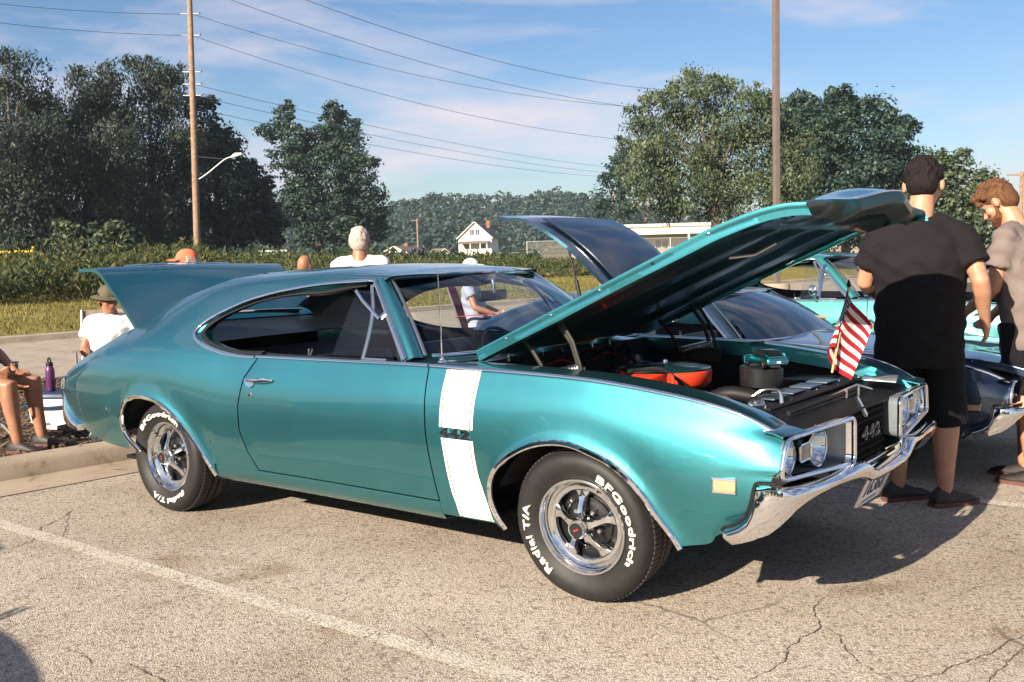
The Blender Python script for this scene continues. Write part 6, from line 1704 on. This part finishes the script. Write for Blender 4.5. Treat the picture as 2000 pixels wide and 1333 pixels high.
chair((-5.87, .58), rad(-125), M['khaki'], 'tan camp chair under the seated man in the olive hat', hi=.95)
chair((-5.52, -.87), rad(-62), M['denim'], 'dark camp chair at the left edge under the seated person in violet')
chair((-6.57, 3.43), rad(20), M['khaki'], 'camp chair with the bald seated person behind the car roof', .12)
chair((-5.98, 3.95), rad(-95), M['denim'], 'dark camp chair under the person with crossed legs', .11)
chair((-5.84, 5.53), rad(-60), M['redcloth'], 'red folding chair seen through the windshield of the teal car', .11)
HAZE = .00032
# ================================================================== poles, wires, houses, fence
M['polewood'] = simple('weathered_pole', (.24, .155, .10), .85, var=.35, scale=5, bump=.5, bscale=14); M['galv'] = simple('galvanised_steel', (.42, .42, .42), .45, .6); M['polepaint'] = simple('bronze_painted_steel', (.135, .105, .09), .5); M['wire'] = simple('cable', (.05, .05, .06), .6)
M['siding'] = simple('white_siding', (.70, .66, .58), .8); M['roofgrey'] = simple('asphalt_shingle', (.14, .11, .095), .9, var=.3, scale=3); M['windowdark'] = simple('far_window', (.05, .06, .075), .15); M['metalwall'] = simple('cream_metal_wall', (.62, .57, .47), .6); M['yellow'] = simple('yellow_enamel', (.62, .42, .02), .5); M['greenshed'] = simple('grey_shed', (.26, .28, .29), .7); M['fencewood'] = simple('grey_fence_boards', (.30, .25, .20), .85, var=.3)
# utility pole with street lamp arm
up = ground_at(384, 50); U = empty('utility_pole', (up.x, up.y, 0)); tag(U, 'tall wooden utility pole with a street lamp arm and overhead wires', 'utility pole')
right = Vector((math.cos(YAW), math.sin(YAW), 0)); fwd = Vector((-math.sin(YAW), math.cos(YAW), 0))
lean = right*.022*14
def upz(py): return at_px(380, py, 50).z
mb = MB(); mb.tube([Vector((0, 0, -.3)), lean*.5+Vector((0, 0, 7)), lean+Vector((0, 0, 14.6))], [.17, .145, .115], 14); mb.build('pole_shaft', M['polewood'], U)
za = upz(355)
mb = MB(); mb.tube(catmull([lean*.4+Vector((0, 0, za)), right*.7+Vector((0, 0, za+.35)), right*1.55+Vector((0, 0, za+.98)), right*1.95+Vector((0, 0, za+1.10))], 16), .030, 8); mb.build('lamp_arm', M['galv'], U)
mb = MB(); mb.tube([right*1.85+Vector((0, 0, za+1.08)), right*2.05+Vector((0, 0, za+1.17)), right*2.35+Vector((0, 0, za+1.22))], [.05, .11, .06], 10); mb.build('lamp_head', M['plastic_white'], U)
mb = MB(); mb.tube([lean*.6+Vector((0, 0, za+1.15)), right*1.6+Vector((0, 0, za+1.0))], .012, 6); mb.build('lamp_stay', M['wire'], U)
for py in (28, 70, 141, 165, 187):
    mb = MB(); z = upz(py); l = lean*(z/14); mb.tube([l+right*-.45+Vector((0, 0, z)), l+right*.45+Vector((0, 0, z-.02))], .022, 6); mb.lathe([(.03, 0), (.06, .03), (.03, .06), (.05, .09), (.02, .12)], c=l+right*.42+Vector((0, 0, z-.03)), n=10); mb.build('insulator', M['galv'], U)
def wire(a, b, sag, label, r=.011):
    P = [a.lerp(b, i/24)-Vector((0, 0, sag*4*(i/24)*(1-i/24))) for i in range(25)]
    mb = MB(); mb.tube(P, r, 5); o = mb.build('overhead_wire', M['wire']); tag(o, label, 'wire', 'overhead power lines')
def P_(px, py, d): return at_px(px, py, d)
E1 = 'overhead wire from the utility pole to the right, '
wire(P_(376, 28, 50), P_(1300, 212, 66), .9, E1+'topmost of them'); wire(P_(376, 70, 50), P_(1300, 280, 66), .9, E1+'second from the top')
wire(P_(378, 165, 50), P_(1300, 335, 110), .8, E1+'third from the top'); wire(P_(379, 187, 50), P_(1300, 345, 110), .8, E1+'fourth from the top'); wire(P_(380, 212, 50), P_(1290, 348, 110), .9, E1+'lowest of them')
wire(P_(376, 28, 50), P_(-150, -10, 48), .2, 'upper overhead wire running left from the utility pole'); wire(P_(376, 70, 50), P_(-150, 25, 48), .2, 'lower overhead wire running left from the utility pole')
wire(P_(330, -45, 42), P_(1330, 220, 62), .9, 'overhead wire crossing the sky right of the pole top'); wire(P_(480, -45, 40), P_(1340, 178, 62), .9, 'faint highest overhead wire crossing the upper sky')
# steel light pole
lp = ground_at(1517, 24); L = empty('light_pole', (lp.x, lp.y, 0)); tag(L, 'square brown steel light pole rising behind the raised hood', 'light pole')
mb = MB(); mb.box((0, 0, 5.6), (.125, .125, 10.6), (0, 0, YAW+.28)); mb.build('light_pole_shaft', M['polepaint'], L, bevel=.012)
mb = MB(); mb.lathe([(.30, 0), (.30, .62), (.28, .66), (.0005, .66)], n=24); mb.build('light_pole_footing', M['kerb'], L, autos=40)
# small far poles
for px, d, top, lab, w in ((1262, 112, 330, 'small utility pole left of the big sunlit tree', .13), (817, 200, 428, 'distant utility pole left of the white house', .16), (1993, 95, 336, 'distant wooden pole at the right edge of the photo', .14)):
    g = ground_at(px, d); z = at_px(px, top, d).z; o = empty('small_utility_pole', (g.x, g.y, 0)); tag(o, lab, 'utility pole', 'distant utility poles')
    mb = MB(); mb.tube([Vector((0, 0, 0)), Vector((0, 0, z))], [w*1.2, w], 8); mb.build('pole_shaft', M['polewood'], o); mb = MB(); mb.box((right*-.5)+Vector((0, 0, z-.25)), (1.4, .12, .14), (0, 0, YAW)); mb.build('crossarm', M['polewood'], o)
wire(P_(817, 436, 200), P_(1262, 425, 112), .5, 'thin wire between the two distant poles above the houses', .03)

# houses
def house(px, d, w, dep, hw, hr, rz, wall, roofm, label, z0=0.0, windows=(), porch=False, chimney=None, gable=True):
    g = ground_at(px, d); H = empty('house', (g.x, g.y, z0), YAW+rz); tag(H, label, 'house')
    mb = MB()
    P0 = [(-w/2, 0), (w/2, 0), (w/2, hw)]+([(0, hw+hr)] if gable else [])+[(-w/2, hw)]
    mb.prism([Vector((x, 0, z)) for x, z in P0], (0, -dep/2, 0), (0, dep/2, 0)); mb.build('wall', wall, H, smooth=False)
    if gable:
        for s in (-1, 1):
            mb = MB(); n = Vector((s*hr, 0, w/2)).normalized(); e0 = Vector((s*(w/2+.35), 0, hw-.35*hr/(w/2)))
            mb.prism([Vector((0, -dep/2-.35, hw+hr))+n*.02, Vector((0, dep/2+.35, hw+hr))+n*.02, e0+Vector((0, dep/2+.35, 0))+n*.02, e0+Vector((0, -dep/2-.35, 0))+n*.02], (0, 0, 0), n*.16); rf = mb.build('roof', roofm, H, smooth=False)
            mb = MB(); mb.tube([Vector((0, -dep/2-.36, hw+hr+.02)), e0+Vector((0, -dep/2-.36, .02))], .09, 6); mb.build('barge_board', wall, rf)
    else:
        mb = MB(); mb.box((0, 0, hw+.12), (w+.5, dep+.5, .22)); rf = mb.build('roof', roofm, H)
    if chimney:
        mb = MB(); mb.box((chimney[0], chimney[1], hw+hr*.9), (.7, .7, 1.5)); mb.build('chimney', M['brick'], rf)
    for (x, z, ww, wh) in windows:
        mb = MB(); mb.box((x, -dep/2-.05, z), (ww+.22, .06, wh+.22)); wi = mb.build('window', wall, H); mb = MB(); mb.box((x, -dep/2-.09, z), (ww, .04, wh)); mb.build('pane', M['windowdark'], wi); mb = MB(); mb.box((x, -dep/2-.12, z), (.07, .03, wh)); mb.build('mullion', wall, wi)
    if porch:
        mb = MB(); mb.box((0, -dep/2-1.0, 2.6), (w*.9, 2.0, .15), (rad(12), 0, 0)); mb.build('porch_roof', roofm, H)
        for x in (-w*.4, -.1*w, w*.2, w*.4): mb = MB(); mb.box((x, -dep/2-1.8, 1.2), (.16, .16, 2.4)); mb.build('porch_post', wall, H)
    return H
M['brick'] = simple('brick', (.26, .10, .06), .9)
house(936, 205, 6.6, 9, 3.6, 3.0, rad(-8), M['siding'], M['roofgrey'], 'white gabled house with an upper window in the middle distance', 1.7, ((-.55, 4.6, .75, 1.1), (.55, 4.6, .75, 1.1), (-1.7, 2.0, .9, 1.2), (1.5, 2.0, .9, 1.2)), True, (1.6, 2.5))
house(790, 190, 6.5, 8, 1.9, 1.5, rad(-20), M['metalwall'], M['roofbrown'] if 'roofbrown' in M else M['roofgrey'], 'low house with a brown roof left of the white house', .3, ((-1.4, 1.1, .8, .7), (1.2, 1.1, .8, .7)), False, (0, 1))
house(858, 196, 3.2, 5, 1.7, 1.1, rad(25), M['metalwall'], M['roofgrey'], 'little grey-roofed outbuilding just left of the white house', .3, ((0, .9, .6, .6),))
house(1365, 92, 13.5, 10, 3.0, .4, rad(-6), M['metalwall'], M['siding'], 'long cream metal building below the big sunlit tree', .6, ((-3.5, 1.4, 1.0, .9), (1.0, 1.4, 2.4, 1.0), (4.0, 1.4, 1.0, .9)), True, None, False)
house(1760, 105, 22.0, 10, 2.3, .4, rad(-6), M['metalwall'], M['siding'], 'low pale building seen under the raised hood by the man in charcoal', .6, ((-8, 1.4, 1.4, .8), (-5, 1.4, 1.4, .8), (-2, 1.4, 1.4, .8)), False, None, False)
house(534, 118, 2.6, 5, 1.8, .3, rad(12), M['greenshed'], M['siding'], 'grey shed with a white roof under the forked tree', .75, (), False, None, False)
# yellow plant beside the shed
g = ground_at(528, 112); o = empty('yellow_loader', (g.x, g.y, .75), YAW); tag(o, 'small yellow loader parked in front of the grey shed', 'loader')
mb = MB(); mb.box((0, 0, .45), (1.3, .8, .45)); mb.box((.25, 0, .85), (.5, .7, .5)); mb.build('loader_body', M['yellow'], o, bevel=.05)
for x in (-.4, .45):
    mb = MB(); mb.lathe([(.05, -.15), (.30, -.15), (.30, .15), (.05, .15)], c=(x, -.45, .30), axis='y', n=14); mb.build('loader_wheel', M['rubber'], o)
mb = MB(); mb.tube([Vector((-.4, -.3, .7)), Vector((-.9, -.3, .35))], .05); mb.box((-1.0, 0, .3), (.25, .9, .35)); mb.build('loader_bucket', M['yellow'], o)
# yellow barrier at the left
g = ground_at(66, 40); o = empty('yellow_barrier', (g.x, g.y, 0), YAW); tag(o, 'yellow pipe barrier across the track at the left edge', 'barrier'); z1 = at_px(66, 482, 40).z; z2 = at_px(30, 492, 40).z
mb = MB(); mb.tube([Vector((0, 0, 0)), Vector((0, 0, z1))], .05, 10); mb.build('barrier_post', M['yellow'], o); mb = MB(); mb.tube([Vector((0, 0, z2)), Vector((-4.2, 0, z2-.02))], .05, 10); mb.build('barrier_bar', M['yellow'], o)
# chain-link fence on the right, with a board fence behind
def chain_mat():
    t = NT('chain_link'); t.set(roughness=.5, metallic=.7); t.bsdf.inputs['Base Color'].default_value = (.32, .31, .29, 1)
    mp = t.new('ShaderNodeMapping'); mp.inputs['Rotation'].default_value = (0, rad(45), 0); t.l.new(t.obj(), mp.inputs[0])
    ck = t.new('ShaderNodeSeparateXYZ'); t.l.new(mp.outputs[0], ck.inputs[0])
    m = []
    for ax in (0, 2):
        f = t.math('FRACT', t.math('MULTIPLY', ck.outputs[ax], 14.0)); m.append(t.math('LESS_THAN', f, .16))
    k = t.math('MAXIMUM', m[0], m[1]); tr = t.new('ShaderNodeBsdfTransparent'); mx = t.new('ShaderNodeMixShader')
    t.l.new(k, mx.inputs[0]); t.l.new(tr.outputs[0], mx.inputs[1]); t.l.new(t.bsdf.outputs[0], mx.inputs[2]); t.l.new(mx.outputs[0], t.out.inputs[0]); return t.mat
M['chain'] = chain_mat()
A, Bp = ground_at(1030, 64), ground_at(2250, 74); fd = (Bp-A).normalized(); FL = (Bp-A).length
F = empty('chain_link_fence', (A.x, A.y, .5), math.atan2(fd.y, fd.x)); tag(F, 'chain-link fence with thin posts running behind the parked cars', 'fence')
n = int(FL/3)
for i in range(n+1): mb = MB(); mb.tube([Vector((i*3, 0, 0)), Vector((i*3, 0, 1.85))], .035, 8); mb.build('fence_post', M['galv'], F)
mb = MB(); mb.tube([Vector((0, 0, 1.82)), Vector((n*3, 0, 1.82))], .025, 6); mb.build('fence_rail', M['galv'], F)
mb = MB(); mb.grid([[Vector((0, .02, 0)), Vector((n*3, .02, 0))], [Vector((0, .02, 1.8)), Vector((n*3, .02, 1.8))]]); mb.build('fence_mesh', M['chain'], F)
A, Bp = ground_at(1120, 84), ground_at(2200, 92); fd = (Bp-A).normalized(); FL = (Bp-A).length
F = empty('board_fence', (A.x, A.y, .55), math.atan2(fd.y, fd.x)); tag(F, 'grey board fence in front of the cream buildings', 'fence')
base = None
for i in range(int(FL/.32)):
    h = 1.25+.05*math.sin(i*2.3)
    if base is None: mb = MB(); mb.box((0, 0, .62), (.29, .03, 1.24)); base = mb.build('board', M['fencewood'], F)
    else: c = base.copy(); COL.objects.link(c); c.location = (i*.32, .01*(i % 3), 0); c.scale = (1, 1, h/1.24)
g = ground_at(1000, 40); o = empty('metal_gate', (ground_at(975, 66).x, ground_at(975, 66).y, .5), YAW); tag(o, 'low white pipe rail between the white house and the navy hatch', 'rail')
mb = MB(); mb.tube([Vector((0, 0, 0)), Vector((0, 0, 1.15)), Vector((2.6, 0, 1.15)), Vector((2.6, 0, 0))], .035, 8); mb.build('rail_pipe', M['galv'], o)

# unseen car added out of the frame on the left to cast the corner shadow
nb = copy_tree(tq); nb.name = 'shadow_car'; nb.location = (-1.75, -5.42, 0); close_hood(nb)
tag(nb, 'unseen car added outside the frame at the lower left to shade the corner', 'car')

# thin summer haze over the whole place
mb = MB(); mb.box((0, 300, 22), (1900, 1900, 46)); hz = mb.build('haze', None, None, smooth=False)
hm = bpy.data.materials.new('summer_haze'); hm.use_nodes = True; hn = hm.node_tree.nodes; hn.clear()
ho = hn.new('ShaderNodeOutputMaterial'); hv = hn.new('ShaderNodeVolumePrincipled'); hv.inputs['Density'].default_value = HAZE; hv.inputs['Color'].default_value = (.70, .86, 1.0, 1); hv.inputs['Anisotropy'].default_value = .1
hm.node_tree.links.new(hv.outputs[0], ho.inputs['Volume']); hz.data.materials.clear(); hz.data.materials.append(hm)
tag(hz, 'thin pale haze filling the air over the lot', 'haze', kind='stuff')
